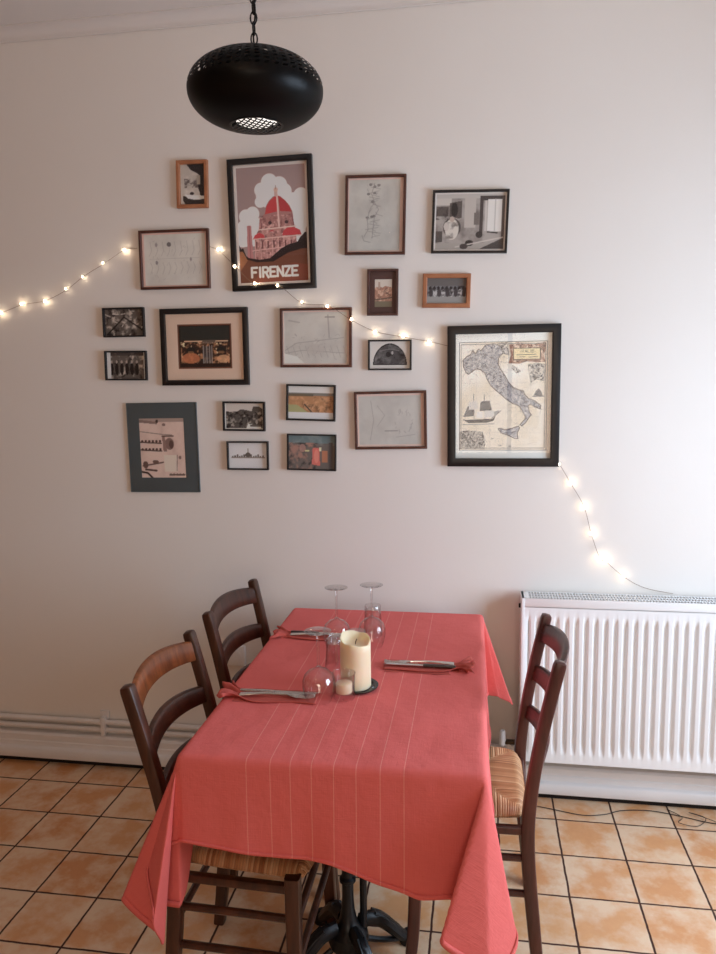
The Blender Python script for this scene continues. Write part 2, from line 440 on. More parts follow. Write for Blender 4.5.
STROKES = {'F': [[(0, 1), (0, 0), (1, 0)], [(0, .5), (.75, .5)]], 'I': [[(.5, 0), (.5, 1)]],
           'R': [[(0, 1), (0, 0), (.7, 0), (.95, .12), (.95, .4), (.7, .52), (0, .52)], [(.5, .52), (1.0, 1.08)]],
           'E': [[(1, 0), (0, 0), (0, 1), (1, 1)], [(0, .5), (.8, .5)]], 'N': [[(0, 1), (0, 0), (1, 1), (1, 0)]],
           'Z': [[(0, 0), (1, 0), (0, 1), (1, 1)]], 'T': [[(0, 0), (1, 0)], [(.5, 0), (.5, 1)]], 'A': [[(0, 1), (.5, 0), (1, 1)], [(.2, .65), (.8, .65)]],
           'L': [[(0, 0), (0, 1), (1, 1)]]}
def write(cv, txt, x0, y0, x1, y1, c, th, widths=None):
    ws = [(.35 if ch == 'I' else 1.0) for ch in txt]; gap = .38; tot = sum(ws)+gap*(len(txt)-1); u = (x1-x0)/tot; x = x0
    for ch, w_ in zip(txt, ws):
        for st in STROKES[ch]: cv.line([(x+px*w_*u, y0+py*(y1-y0)) for px, py in st], c, th)
        x += (w_+gap)*u

def pic_firenze():
    cv = Cv(190, 300, (150, 124, 120))
    cl = (222, 205, 196)
    for cx, cy, r in ((.36, .20, .10), (.48, .14, .12), (.62, .17, .12), (.70, .22, .10), (.46, .24, .18), (.60, .30, .2), (.80, .30, .10), (.93, .27, .11), (.90, .42, .2), (.34, .30, .08), (.12, .42, .10), (.22, .40, .10), (.10, .52, .12), (.25, .52, .14), (.06, .62, .1), (.80, .5, .2), (.98, .36, .1)):
        cv.ell(cx, cy, r, r*.64, cl)
    cv.rect(0.02, .50, .98, .68, cl)
    cv.poly([(.13, .5), (.19, .5), (.21, .80), (.12, .80)], (176, 112, 110)); cv.line([(.16, .5), (.165, .78)], (140, 80, 80), .003)
    # drum and dome
    cv.poly([(.32, .44), (.80, .42), (.84, .60), (.86, .76), (.22, .82), (.24, .60), (.30, .54)], (176, 120, 112))
    dome = [(.40-.0, .40), (.42, .34), (.46, .30), (.52, .265), (.575, .252), (.63, .262), (.70, .30), (.76, .345), (.80, .40), (.81, .44), (.80, .50), (.60, .53), (.34, .52), (.33, .45)]
    cv.poly(dome, (160, 104, 98))
    cv.poly([(.40, .41), (.43, .34), (.48, .295), (.57, .255), (.585, .39), (.5, .40)], (188, 34, 42)); cv.poly([(.60, .255), (.69, .295), (.76, .35), (.79, .40), (.62, .39)], (172, 30, 38))
    cv.line([(.585, .25), (.60, .52)], (214, 170, 160), .008); cv.line([(.57, .25), (.57, .20)], (190, 150, 140), .014); cv.ell(.57, .205, .03, .02, (200, 160, 140)); cv.line([(.57, .2), (.57, .17)], (150, 110, 100), .003)
    cv.line([(.34, .45), (.34, .54)], (120, 60, 66), .004); cv.line([(.79, .42), (.82, .54)], (120, 60, 66), .004)
    for x in (.47, .71): cv.ell(x, .485, .026, .015, (70, 46, 50))
    cv.line([(.30, .54), (.84, .525)], (220, 178, 165), .005)
    cv.poly([(.21, .62), (.24, .585), (.31, .565), (.37, .585), (.39, .62)], (192, 40, 48)); cv.poly([(.64, .60), (.66, .56), (.72, .535), (.82, .535), (.90, .56), (.92, .60)], (192, 36, 46)); cv.poly([(.44, .56), (.49, .545), (.54, .56)], (180, 50, 56))
    m = cv.region(.22, .42, .92, .8)*(np.abs(cv.a-np.array((176, 120, 112))/255).sum(2) < .2); cv.tex(30, (120, 70, 68), .5, .66, m, 5, .8); cv.tex(26, (214, 168, 156), .53, .68, m, 8, .8)
    for i in range(7):
        x = .25+.085*i; cv.rect(x, .64, x+.020, .70, (110, 60, 60)); cv.line([(x-.012, .61), (x-.012, .8)], (210, 164, 152), .0022)
    cv.line([(.2, .62), (.92, .605)], (216, 172, 160), .004); cv.line([(.2, .72), (.86, .69)], (206, 160, 150), .004)
    cv.poly([(0, .66), (.03, .70), (.06, .69), (.10, .76), (.14, .78), (.3, .80), (.45, .79), (.62, .71), (.72, .68), (.86, .66), (.90, .62), (.94, .60), (.97, .58), (1, .58), (1, .85), (0, .85)], (42, 30, 30))
    cv.poly([(0, .80), (.10, .79), (.25, .82), (.5, .82), (.72, .75), (.92, .72), (1, .72), (1, 1), (0, 1)], (112, 62, 40)); cv.poly([(0, .72), (.05, .72), (.12, .80), (0, .9)], (150, 92, 52))
    cv.poly([(.3, .9), (.8, .84), (1, .86), (1, 1), (.2, 1)], (126, 60, 38))
    write(cv, 'FIRENZE', .175, .868, .845, .950, (228, 212, 190), .0105)
    return cv
def gray_photo(w, h, seed, bgc=(150, 140, 130), dark=(40, 34, 32), light=(214, 205, 196)):
    cv = Cv(w, h, bgc); cv.tex(8, dark, .5, .75, seed=seed); cv.tex(9, light, .52, .72, seed=seed+50); return cv
def pic_fountain():
    cv = Cv(50, 76, (168, 160, 150)); cv.tex(4, (190, 182, 172), .4, .8, seed=2)
    m = cv.region(.15, .35, .75, .58); cv.tex(9, (90, 78, 74), .42, .62, m, 3)
    cv.poly([(.25, 0), (1, 0), (1, .95), (.80, .9), (.78, .7), (.72, .6), (.74, .25), (.60, .2), (.42, .14)], (30, 22, 26))
    cv.rect(.66, .28, .80, .5, (150, 142, 130)); cv.poly([(.1, .78), (1, .84), (1, 1), (.2, 1), (.1, .9)], (42, 32, 30))
    cv.poly([(.14, .74), (.5, .76), (1, .78), (.98, .86), (.6, .88), (.3, .84)], (206, 198, 190)); cv.ell(.46, .72, .09, .04, (50, 42, 44)); return cv
def pic_sketch(kind):
    w, h = (100, 130) if kind == 'figure' else (120, 94)
    cv = Cv(w, h, (190, 187, 178)); cv.tex(4, (176, 172, 164), .35, .8, seed=hash(kind) % 7+1); g = (140, 134, 130); r = np.random.default_rng(11)
    if kind == 'figure':
        for (x, y) in ((.42, .07), (.5, .1), (.58, .08), (.38, .2), (.5, .19), (.46, .31), (.36, .53), (.45, .52), (.49, .51)): cv.ell(x, y, .035, .018, (112, 106, 104), .8)
        cv.line([(.5, .05), (.44, .2), (.5, .32), (.42, .4), (.36, .55), (.38, .7), (.30, .8)], g, .004); cv.line([(.5, .32), (.58, .42), (.5, .52), (.48, .65), (.46, .82)], g, .004)
        cv.line([(.26, .78), (.3, .86), (.42, .88)], g, .004); [cv.line([(.44+.1*math.sin(i*1.7)+.1*r.random(), .05+.027*i), (.44+.12*math.sin(i*1.3)+.12*r.random(), .08+.027*i)], (128, 122, 118), .004, .6) for i in range(28)]
    elif kind == 'plans':
        for i in range(9):
            x = .1+.1*i
            cv.line([(x, .14), (x+.02, .32), (x-.02, .42)], g, .004, .6); cv.line([(x, .55), (x+.03, .65), (x-.01, .78)], g, .004, .6)
        cv.line([(.08, .48), (.9, .47)], g, .003, .6); cv.ell(.41, .2, .035, .045, (98, 92, 92)); cv.ell(.2, .2, .02, .04, (140, 132, 130)); cv.ell(.2, .55, .02, .04, (130, 124, 122)); cv.ell(.76, .5, .015, .04, (140, 132, 130))
        for i in range(26):
            x, y = r.random(2)*.8+.1; cv.line([(x, y), (x+.06*(r.random()-.5), y+.12*(r.random()-.5))], g, .003, .6)
    elif kind == 'machine':
        cv.line([(.7, .06), (.72, .5)], g, .012, .7); cv.line([(.66, .1), (.8, .1)], (120, 114, 110), .014, .7)
        for i in range(10): cv.line([(.04+.1*i, .66), (.1+.1*i, .88)], g, .004, .7)
        cv.line([(.02, .74), (.2, .6), (.5, .56), (.95, .5)], g, .006, .7); cv.line([(.02, .8), (.3, .74), (.96, .8)], g, .005, .7); cv.line([(.08, .16), (.25, .2)], g, .012, .5); cv.ell(.5, .72, .14, .1, (176, 170, 162), .7)
        [cv.line([(x, y), (x+.08*(q-.5), y+.1*(w_-.5))], g, .004, .55) for x, y, q, w_ in zip(.1+.8*r.random(40), .45+.5*r.random(40), r.random(40), r.random(40))]
        cv.poly([(0, .8), (.2, .86), (.33, 1), (0, 1)], (214, 208, 196))
    else:
        for i in range(30):
            a = r.random()*6.28; x, y = .72+.13*math.cos(a), .55+.22*math.sin(a); cv.line([(x, y), (x+.05*(r.random()-.5), y+.14*(r.random()-.5))], g, .004, .7)
        cv.line([(.2, .1), (.24, .5), (.18, .9)], g, .006, .6); cv.line([(.3, .2), (.42, .4), (.3, .62)], g, .005, .6); cv.line([(.42, .72), (.62, .72)], (120, 114, 110), .008); cv.line([(.6, .85), (.9, .8)], g, .005, .7)
    return cv
def pic_room():
    cv = Cv(124, 98, (172, 162, 154)); cv.tex(5, (120, 110, 104), .5, .8, seed=4)
    cv.rect(0, 0, 1, .08, (190, 182, 174)); cv.rect(0, .08, .22, .2, (200, 192, 182)); m = cv.region(0, .22, .18, .46); cv.rect(0, .22, .18, .4, (92, 82, 78)); cv.tex(14, (60, 52, 50), .45, .6, m, 8)
    cv.poly([(.20, .16), (.38, .12), (.38, .42), (.34, .44), (.20, .40)], (90, 80, 76)); cv.ell(.27, .28, .05, .13, (44, 38, 38)); cv.rect(.42, .06, .58, .6, (190, 180, 170)); cv.rect(.56, .34, .63, .55, (116, 106, 100))
    cv.rect(.64, .04, 1, .12, (70, 62, 60)); cv.rect(.64, .04, .69, .72, (76, 66, 64)); cv.rect(.71, .12, .74, .66, (200, 192, 184)); cv.rect(.75, .10, .955, .68, (226, 220, 212)); cv.line([(.86, .1), (.86, .66)], (190, 184, 176), .01); cv.rect(.955, .05, 1, .8, (96, 86, 82)); cv.line([(.76, .68), (.9, .7)], (50, 44, 42), .012)
    cv.ell(.24, .60, .13, .17, (80, 72, 68)); cv.ell(.24, .63, .10, .19, (212, 204, 192)); cv.ell(.16, .58, .04, .08, (200, 190, 180)); cv.ell(.24, .45, .035, .05, (190, 170, 156)); m = cv.region(.15, .5, .33, .8); cv.tex(12, (130, 120, 112), .5, .7, m, 5)
    cv.rect(0, .66, .1, .86, (88, 80, 76)); cv.rect(0, .88, 1, 1, (170, 160, 150)); cv.ell(.50, .88, .06, .055, (50, 44, 42)); cv.ell(.64, .73, .05, .06, (64, 56, 54)); cv.poly([(.66, .98), (1, .78), (1, .98)], (84, 76, 72)); cv.line([(.3, .95), (.98, .78)], (200, 190, 180), .012)
    cv.ell(.42, .94, .06, .05, (80, 70, 68)); return cv
def pic_town():
    cv = Cv(34, 56, (204, 194, 180)); cv.poly([(0, .3), (.3, .26), (.45, .3), (.6, .24), (1, .3), (1, .8), (0, .8)], (168, 116, 92)); m = cv.region(0, .3, 1, .8); cv.tex(9, (110, 84, 70), .5, .7, m, 3); cv.tex(9, (210, 170, 140), .5, .7, m, 6)
    cv.rect(.2, .1, .32, .34, (176, 150, 130)); cv.rect(0, .8, 1, 1, (120, 110, 86)); cv.line([(0, .74), (1, .66)], (90, 78, 64), .02); return cv
def pic_dancers():
    cv = Cv(80, 56, (120, 120, 122)); cv.rect(0, 0, 1, .3, (104, 100, 98)); cv.rect(0, .72, 1, 1, (150, 148, 144))
    for i in range(9):
        x = .08+.105*i; cv.ell(x, .40, .035, .08, (44, 38, 40)); cv.ell(x+.02, .58, .05, .15, (186, 184, 182) if i % 2 else (70, 64, 66))
    cv.tex(10, (60, 56, 58), .5, .7, cv.region(0, .3, 1, .7), 3); return cv
def pic_street(seed, bars=False):
    cv = gray_photo(68, 46, seed, (84, 76, 70), (22, 18, 18), (168, 158, 146))
    r = np.random.default_rng(seed)
    if bars:
        for i in range(6): x = .12+.13*i; cv.ell(x, .62, .045, .24, (20, 16, 16)); cv.ell(x, .36, .025, .06, (150, 136, 126))
        cv.rect(.0, 0, .09, 1, (206, 196, 186)); cv.rect(.95, 0, 1, 1, (206, 196, 186)); cv.rect(.09, 0, .95, .12, (60, 52, 50), .8)
    else:
        for i in range(14):
            x, y = r.random(2); cv.line([(x, y), (x+.2*(r.random()-.3), y+.2*(r.random()-.3))], (186, 176, 164), .02, .8)
        cv.line([(.05, .95), (.5, .3), (.98, .8)], (20, 18, 18), .03, .8)
    return cv
def pic_night():
    cv = Cv(96, 78, (30, 30, 26)); cv.rect(0, 0, 1, 1, (112, 66, 44)); cv.rect(.03, .03, .97, .97, (44, 28, 20)); cv.rect(.06, .06, .95, .36, (38, 40, 36))
    cv.rect(.12, .37, .46, .40, (196, 158, 120)); cv.rect(.7, .37, .93, .40, (196, 158, 120)); cv.rect(.46, .36, .7, .44, (90, 74, 62))
    m = cv.region(.06, .40, .95, .92); cv.tex(16, (170, 112, 66), .5, .68, m, 9); cv.tex(18, (226, 190, 140), .62, .74, m, 10)
    cv.ell(.24, .76, .16, .12, (186, 104, 52), .85); cv.ell(.84, .78, .12, .09, (200, 146, 96), .85); cv.rect(.46, .5, .64, .9, (74, 70, 70), .7)
    for x in (.47, .53, .58, .63): cv.rect(x, .48, x+.012, .88, (170, 160, 150), .8)
    for x in (.24, .80): cv.ell(x, .58, .08, .07, (24, 26, 24)); cv.ell(x, .63, .06, .03, (170, 110, 60), .6)
    cv.rect(.06, .88, .95, .94, (40, 22, 14)); return cv
def pic_half():
    cv = Cv(84, 58, (212, 206, 198)); d = ((cv.x-.5)/.42)**2+((cv.y-.86)/.78)**2; m = ((d < 1) & (cv.y < .86)).astype(float); cv.put(m, (22, 20, 22))
    d2 = ((cv.x-.5)/.395)**2+((cv.y-.84)/.72)**2; m2 = ((d2 < 1) & (cv.y < .83)).astype(float); cv.put(m2, (76, 74, 74)); cv.tex(6, (130, 126, 124), .45, .75, m2, 3); cv.tex(9, (36, 34, 36), .5, .7, m2, 8)
    cv.ell(.46, .48, .06, .1, (40, 38, 40)); cv.ell(.56, .42, .03, .06, (170, 166, 162)); cv.line([(.25, .35), (.5, .28), (.72, .34)], (150, 146, 142), .015, .6); return cv
def pic_fields():
    cv = Cv(84, 58, (216, 208, 198)); cv.rect(0, .2, 1, .30, (120, 118, 108)); cv.poly([(0, .26), (.3, .24), (.5, .3), (1, .28), (1, .80), (0, .80)], (174, 122, 74)); cv.rect(0, .24, .55, .31, (88, 84, 66), .8); cv.tex(10, (198, 146, 98), .5, .7, cv.region(0, .32, 1, .8), 2); cv.tex(12, (128, 92, 60), .55, .72, cv.region(.3, .3, 1, .8), 5)
    cv.poly([(0, .56), (.2, .58), (.44, .8), (0, .8)], (160, 158, 104)); cv.line([(.36, .56), (.52, .8)], (60, 56, 48), .02); cv.rect(0, .8, 1, 1, (232, 226, 212)); return cv
def pic_painting():
    cv = Cv(84, 62, (104, 96, 90)); cv.rect(0, 0, 1, .24, (96, 118, 120)); cv.tex(5, (140, 150, 146), .45, .75, cv.region(0, 0, 1, .3), 3); m = cv.region(0, .22, .62, 1); cv.tex(8, (160, 116, 100), .48, .7, m, 4); cv.tex(9, (56, 56, 56), .5, .7, m, 5)
    cv.ell(.30, .38, .07, .12, (176, 130, 116), .8); cv.ell(.4, .46, .05, .03, (196, 190, 130)); cv.poly([(.52, .36), (.66, .38), (.68, .9), (.50, .86)], (206, 96, 82)); cv.ell(.6, .62, .05, .2, (226, 120, 100)); cv.rect(.72, .45, .84, .8, (176, 110, 74)); cv.rect(.66, .36, .70, .46, (216, 200, 160)); cv.rect(.86, .2, .95, 1, (84, 82, 84)); return cv
def pic_kitchen():
    cv = Cv(82, 104, (196, 170, 156)); cv.tex(4, (180, 152, 138), .4, .8, seed=3); cv.rect(0, 0, 1, .06, (150, 128, 116)); cv.poly([(0, .02), (.4, .06), (.4, .1), (0, .07)], (120, 98, 90)); cv.line([(0, .22), (.5, .27), (.72, .28)], (120, 98, 88), .006)
    cv.ell(.55, .11, .04, .025, (120, 96, 88)); cv.ell(.40, .05, .03, .03, (60, 44, 40))
    for z, a in ((.40, 0), (.53, .03)):
        cv.line([(0, z), (.48, z+.02)], (70, 50, 44), .010)
        for i in range(6): cv.ell(.05+.08*i, z-.015+a*.2, .026, .024, (76, 54, 48))
    cv.ell(.66, .43, .1, .1, (120, 92, 82)); cv.ell(.70, .44, .05, .07, (84, 60, 54)); cv.poly([(.5, .3), (.56, .3), (.6, .56), (.52, .56)], (130, 100, 90)); cv.line([(.5, .3), (.75, .3)], (76, 54, 48), .01)
    cv.rect(.52, .62, .82, .9, (206, 180, 164)); cv.line([(.82, .62), (.8, .88)], (110, 86, 76), .006); cv.ell(.88, .66, .03, .03, (120, 90, 80)); cv.line([(.04, .8), (.5, .74)], (90, 66, 58), .012); cv.ell(.33, .73, .07, .03, (100, 74, 64)); cv.ell(.1, .78, .06, .06, (90, 66, 58)); cv.line([(.0, .9), (.14, .92), (.24, 1)], (50, 34, 30), .016); cv.line([(.1, .86), (.34, .88)], (70, 50, 44), .016)
    for i in range(5): cv.ell(.66+.07*i, .95, .04, .02, (100, 80, 70))
    return cv
def pic_view():
    cv = Cv(72, 48, (186, 178, 168)); cv.poly([(0, .3), (.25, .36), (.4, .22), (.55, .24), (.7, .3), (.74, .1), (.9, .1), (1, .2), (1, 1), (0, 1)], (78, 72, 66)); m = cv.region(0, .3, 1, 1); cv.tex(10, (30, 26, 26), .48, .65, m, 3); cv.tex(12, (150, 142, 130), .55, .7, m, 6); cv.poly([(.55, 1), (.6, .8), (.95, .9), (.95, 1)], (206, 198, 188)); cv.rect(.66, .85, .95, .93, (90, 84, 80)); return cv
def pic_skyline():
    cv = Cv(72, 48, (224, 214, 196)); 
    for i in range(14):
        x = .08+.06*i; cv.rect(x, .52-.03*(i % 3), x+.045, .58, (96, 88, 80))
    cv.ell(.5, .48, .07, .1, (86, 78, 72)); cv.line([(.5, .24), (.5, .5)], (90, 82, 76), .012); cv.rect(.06, .57, .94, .6, (130, 120, 110)); return cv
def pic_map():
    cv = Cv(240, 312, (226, 214, 192)); X = lambda x: (x-130)/443; Y = lambda y: (y-172)/543
    cv.tex(4, (214, 198, 168), .4, .75, seed=3); cv.tex(3, (234, 228, 216), .5, .8, seed=9)
    g = (74, 66, 66); T = lambda P: [(X(a), Y(b)) for a, b in P]
    land = (168, 164, 164)
    for x in range(150, 560, 68): cv.line(T([(x, 178), (x, 708)]), (170, 160, 146), .0012, .6)
    for y in range(190, 700, 62): cv.line(T([(138, y), (566, y)]), (170, 160, 146), .0012, .6)
    italy = T([(150, 262), (168, 245), (190, 232), (200, 212), (212, 232), (228, 208), (240, 216), (262, 190), (300, 182), (322, 186), (345, 205), (370, 207), (374, 236), (350, 232), (330, 250), (328, 285), (345, 318), (362, 340), (380, 375), (405, 400), (432, 412), (455, 418), (460, 434), (480, 455), (510, 466), (542, 490), (540, 508), (515, 498), (490, 482), (478, 492), (485, 522), (496, 536), (482, 552), (470, 572), (450, 592), (440, 585), (462, 560), (466, 545), (452, 520), (440, 498), (422, 486), (400, 478), (370, 458), (340, 432), (315, 412), (290, 387), (272, 357), (262, 327), (240, 310), (215, 306), (195, 320), (178, 332), (165, 322), (152, 290)])
    sic = T([(330, 605), (345, 602), (362, 610), (395, 604), (430, 592), (438, 600), (426, 630), (432, 655), (415, 655), (380, 638), (345, 626)])
    rr_ = np.random.default_rng(4)
    for P in (italy, sic):
        m = cv.poly(P, land).astype(float); cv.tex(70, (92, 88, 92), .46, .62, m, 5, .8); cv.tex(40, (200, 194, 188), .5, .68, m, 7, .7); cv.line(P+[P[0]], (66, 48, 42), .0030, .95)
    for P in (T([(475, 290), (520, 280), (560, 290), (555, 370), (520, 360), (490, 375)]), T([(330, 180), (372, 178), (380, 240), (352, 232)]), T([(400, 290), (440, 320), (420, 330), (395, 305)])):
        m = cv.poly(P, (196, 188, 176), .7).astype(float); cv.tex(60, (84, 78, 76), .48, .62, m, 6); cv.line(P+[P[0]], (100, 88, 80), .0016, .8)
    m = cv.poly(T([(135, 618), (170, 612), (250, 620), (266, 660), (262, 708), (135, 708)]), (178, 170, 158), .8).astype(float); cv.tex(70, (70, 66, 66), .47, .6, m, 4)
    for y in range(625, 705, 12): cv.line(T([(140, y), (255, y+12)]), (96, 90, 88), .001, .7)
    for k in range(44):   # rivers, ridges and place names
        x, y = italy[rr_.integers(len(italy))]; a, b = (rr_.random(2)-.5)*.10; cv.line([(x, y), (x+a, y+b*.6), (x+a*1.4, y+b)], (96, 84, 80), .0013, .7)
    for k in range(26):
        x, y = .12+.8*rr_.random(), .1+.85*rr_.random(); cv.line([(x, y), (x+.05, y-.004)], (150, 138, 124), .0018, .7)
    # sailing ship
    cv.poly(T([(148, 556), (170, 560), (300, 554), (318, 540), (305, 566), (270, 574), (180, 576)]), (60, 56, 58)); cv.line(T([(205, 430), (208, 560)]), g, .0022); cv.line(T([(258, 430), (262, 558)]), g, .0022)
    cv.poly(T([(152, 545), (176, 490), (204, 500), (206, 540)]), (110, 106, 106)); cv.poly(T([(182, 470), (222, 462), (228, 505), (180, 510)]), (206, 198, 186)); cv.poly(T([(240, 468), (286, 464), (298, 512), (236, 516)]), (108, 104, 104)); cv.poly(T([(222, 520), (250, 518), (252, 548), (220, 548)]), (222, 216, 206)); cv.poly(T([(258, 518), (306, 512), (310, 546), (258, 548)]), (206, 200, 190)); cv.line(T([(300, 550), (342, 515)]), g, .003); cv.poly(T([(306, 520), (336, 512), (314, 545)]), (150, 146, 142)); cv.line(T([(150, 584), (310, 580)]), (130, 124, 120), .003)
    cv.poly(T([(505, 442), (515, 420), (530, 405), (545, 425), (550, 444)]), (110, 104, 102)); cv.line(T([(500, 445), (555, 444)]), g, .003)
    # cartouche
    m = cv.poly(T([(380, 185), (420, 178), (465, 182), (500, 190), (560, 178), (562, 215), (552, 240), (562, 275), (520, 278), (470, 272), (430, 284), (378, 280), (390, 240)]), (164, 116, 92)).astype(float); cv.tex(30, (92, 58, 48), .5, .62, m, 3); cv.tex(30, (216, 188, 160), .54, .66, m, 13)
    cv.rect(X(402), Y(206), X(538), Y(263), (84, 66, 50)); cv.rect(X(406), Y(209), X(534), Y(260), (226, 206, 152)); write(cv, 'ITALIE', X(438), Y(216), X(504), Y(228), (110, 104, 74), .0022)
    cv.line(T([(420, 240), (450, 239), (480, 240), (515, 238)]), (96, 84, 62), .003); cv.line(T([(434, 250), (460, 250)]), (110, 88, 60), .003); cv.line(T([(480, 251), (520, 250)]), (110, 88, 60), .003)
    for p in ((300, 655), (340, 690), (390, 693), (240, 690), (560, 240)): cv.ell(X(p[0]), Y(p[1]), .02, .006, (140, 130, 118), .7)
    cv.tex(80, (60, 56, 58), .5, .62, cv.region(X(150), Y(462), X(312), Y(552))*(cv.a.mean(2) < .6), 21, .7)
    for e_, c in ((.0, g), (.020, (150, 140, 126))):
        cv.line([(e_+.004, e_+.003), (1-e_-.004, e_+.003), (1-e_-.004, 1-e_-.003), (e_+.004, 1-e_-.003), (e_+.004, e_+.003)], c, .0036)
    return cv

def print_mat():
    m = NT('printed_paper'); a = m.n('Attribute', attribute_name='print'); m.bsdf(base=a.outputs['Color'], rough=0.6, spec=0.3); return m.m
M_print = print_mat()
def canvas_mesh(cv, x0, x1, z0, z1, y, parent, name='print'):
    gain = PRINT_GAIN[0]
    h, w = cv.h, cv.w
    xs = np.linspace(x0, x1, w); zs = np.linspace(z1, z0, h)
    co = np.zeros((h, w, 3)); co[..., 0] = xs[None, :]; co[..., 1] = y; co[..., 2] = zs[:, None]
    i = np.arange(h*w).reshape(h, w)
    f = np.stack([i[1:, :-1], i[1:, 1:], i[:-1, 1:], i[:-1, :-1]], -1).reshape(-1, 4)
    me = bpy.data.meshes.new(name); me.from_pydata(co.reshape(-1, 3).tolist(), [], f.tolist())
    at = me.color_attributes.new('print', 'FLOAT_COLOR', 'POINT')
    c = np.clip(cv.a, 0, 1); c = np.where(c <= .04045, c/12.92, ((c+.055)/1.055)**2.4)
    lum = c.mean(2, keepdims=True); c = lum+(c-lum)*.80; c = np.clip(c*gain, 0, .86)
    at.data.foreach_set('color', np.concatenate([c.reshape(-1, 3), np.ones((h*w, 1))], 1).ravel().astype(np.float32))
    me.materials.append(M_print); o = bpy.data.objects.new(name, me); C.objects.link(o); o.parent = parent; return o

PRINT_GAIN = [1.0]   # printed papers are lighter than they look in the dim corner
def ring(bm, ox0, ox1, oz0, oz1, ix0, ix1, iz0, iz1, yb, yf, bev=.0):
    """rectangular ring with mitred corners; front at yf (towards -y)"""
    O = [(ox0, oz0), (ox1, oz0), (ox1, oz1), (ox0, oz1)]; I = [(ix0, iz0), (ix1, iz0), (ix1, iz1), (ix0, iz1)]
    def lerp(a, b, t): return (a[0]+(b[0]-a[0])*t, a[1]+(b[1]-a[1])*t)
    prof = [(0, yb), (0, yf+bev), (.12, yf), (.80, yf), (1, yf+bev*1.6), (1, yb)]
    R = [[bm.verts.new((lerp(O[k], I[k], t)[0], y, lerp(O[k], I[k], t)[1])) for t, y in prof] for k in range(4)]
    n = len(prof)
    for k in range(4):
        a, b = R[k], R[(k+1) % 4]
        for j in range(n): bm.faces.new((a[j], b[j], b[(j+1) % n], a[(j+1) % n]))

def picture(kind, label, cx, cz, w, h, rot, bar, fm, cv, inset=(0, 0, 0, 0), mat_col=None, depth=.017, glass=True, group='framed pictures on the wall'):
    """inset: print margins from the frame opening (left, right, top, bottom) in metres"""
    t = thing(kind, label, 'picture', (cx+math.sin(rot)*h/2, W, cz-math.cos(rot)*h/2), (0, -rot, 0), group)
    bm = BM(); ring(bm, -w/2, w/2, 0, h, -w/2+bar, w/2-bar, bar, h-bar, -.0005, -depth, .0015); fr_ = obj('frame', bm, fm, t)
    x0, x1, z0, z1 = -w/2+bar, w/2-bar, bar, h-bar
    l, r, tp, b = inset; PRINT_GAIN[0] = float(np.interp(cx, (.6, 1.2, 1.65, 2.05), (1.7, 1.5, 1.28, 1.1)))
    if mat_col:
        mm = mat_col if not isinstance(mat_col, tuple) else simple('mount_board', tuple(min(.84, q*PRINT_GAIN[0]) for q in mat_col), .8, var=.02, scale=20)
        bm = BM(); ring(bm, x0-.002, x1+.002, z0-.002, z1+.002, x0+l, x1-r, z0+b, z1-tp, -.003, -.0065, .0005); obj('mount_board', bm, mm, t)
    bm = BM(); box(bm, x0-.001, x1+.001, -.004, -.001, z0-.001, z1+.001); bk = obj('backing_board', bm, simple('backing', rgb(196, 184, 172), .8), t)
    canvas_mesh(cv, x0+l-.0005, x1-r+.0005, z0+b-.0005, z1-tp+.0005, -.0048, bk)
    if glass:
        bm = BM(); vs4 = [bm.verts.new(p) for p in ((x0, -.0095, z0), (x1, -.0095, z0), (x1, -.0095, z1), (x0, -.0095, z1))]; bm.faces.new(vs4); obj('glass_pane', bm, M_pane, fr_)
    return t
T_ = 0.003; B = M_frame_black
picture('picture_frame', 'small pine-framed portrait print of a fountain under a dark arch, topmost at the left', .928, 2.290, .119, .168, -.0215, .013, M_frame_orange, pic_fountain())
picture('framed_poster', 'tall black-framed travel poster of a red dome lettered FIRENZE', 1.224, 2.136, .314, .465, .0147, .019, B, pic_firenze(), (.010,)*4, rgb(206, 188, 180), .02)
picture('picture_frame', 'upright faint pencil drawing in a thin reddish wood frame right of the dome poster', 1.603, 2.151, .216, .273, -.0259, .009, M_frame_red, pic_sketch('figure'), (.004, .012, .006, .006), rgb(206, 178, 168))
picture('picture_frame', 'black-framed black and white photo of a bright room interior, upper right', 1.935, 2.114, .263, .213, -.034, .008, B, pic_room(), (.005,)*4, rgb(216, 208, 202))
picture('picture_frame', 'thin reddish wood frame with a faint sheet of small sketches left of the dome poster', .847, 2.025, .272, .215, -.0057, .009, M_frame_red, pic_sketch('plans'), (.008, .008, .006, .006), rgb(196, 160, 150))
picture('picture_frame', 'small upright picture of a town in a wide dark brown frame', 1.627, 1.882, .112, .163, -.0161, .009, M_frame_brown, pic_town(), (.018, .014, .026, .022), simple('brown_mount', rgb(88, 62, 58), .6, var=.05))
picture('picture_frame', 'small pine-framed grey picture of a row of figures, right of centre', 1.855, 1.881, .168, .118, -.028, .015, M_frame_orange, pic_dancers())
picture('picture_frame', 'tiny black-framed black and white photo, upper of the two at far left', .633, 1.800, .166, .110, -.004, .006, B, pic_street(21))
picture('picture_frame', 'tiny black-framed photo with white edge strips, lower of the two at far left', .633, 1.637, .169, .112, -.0117, .006, B, pic_street(33, True))
picture('picture_frame', 'wide black frame with pale mount and a lamp-lit bridge at night', .951, 1.702, .342, .286, -.0029, .020, B, pic_night(), (.044, .046, .038, .042), rgb(200, 170, 152))
picture('picture_frame', 'reddish wood frame with a faint machine drawing, just right of the night bridge picture', 1.379, 1.727, .267, .215, -.0126, .009, M_frame_red, pic_sketch('machine'), (.004, .010, .006, .006), rgb(204, 180, 170))
picture('picture_frame', 'small black frame with a dark half-circle picture on white', 1.651, 1.660, .158, .109, -.0107, .006, B, pic_half())
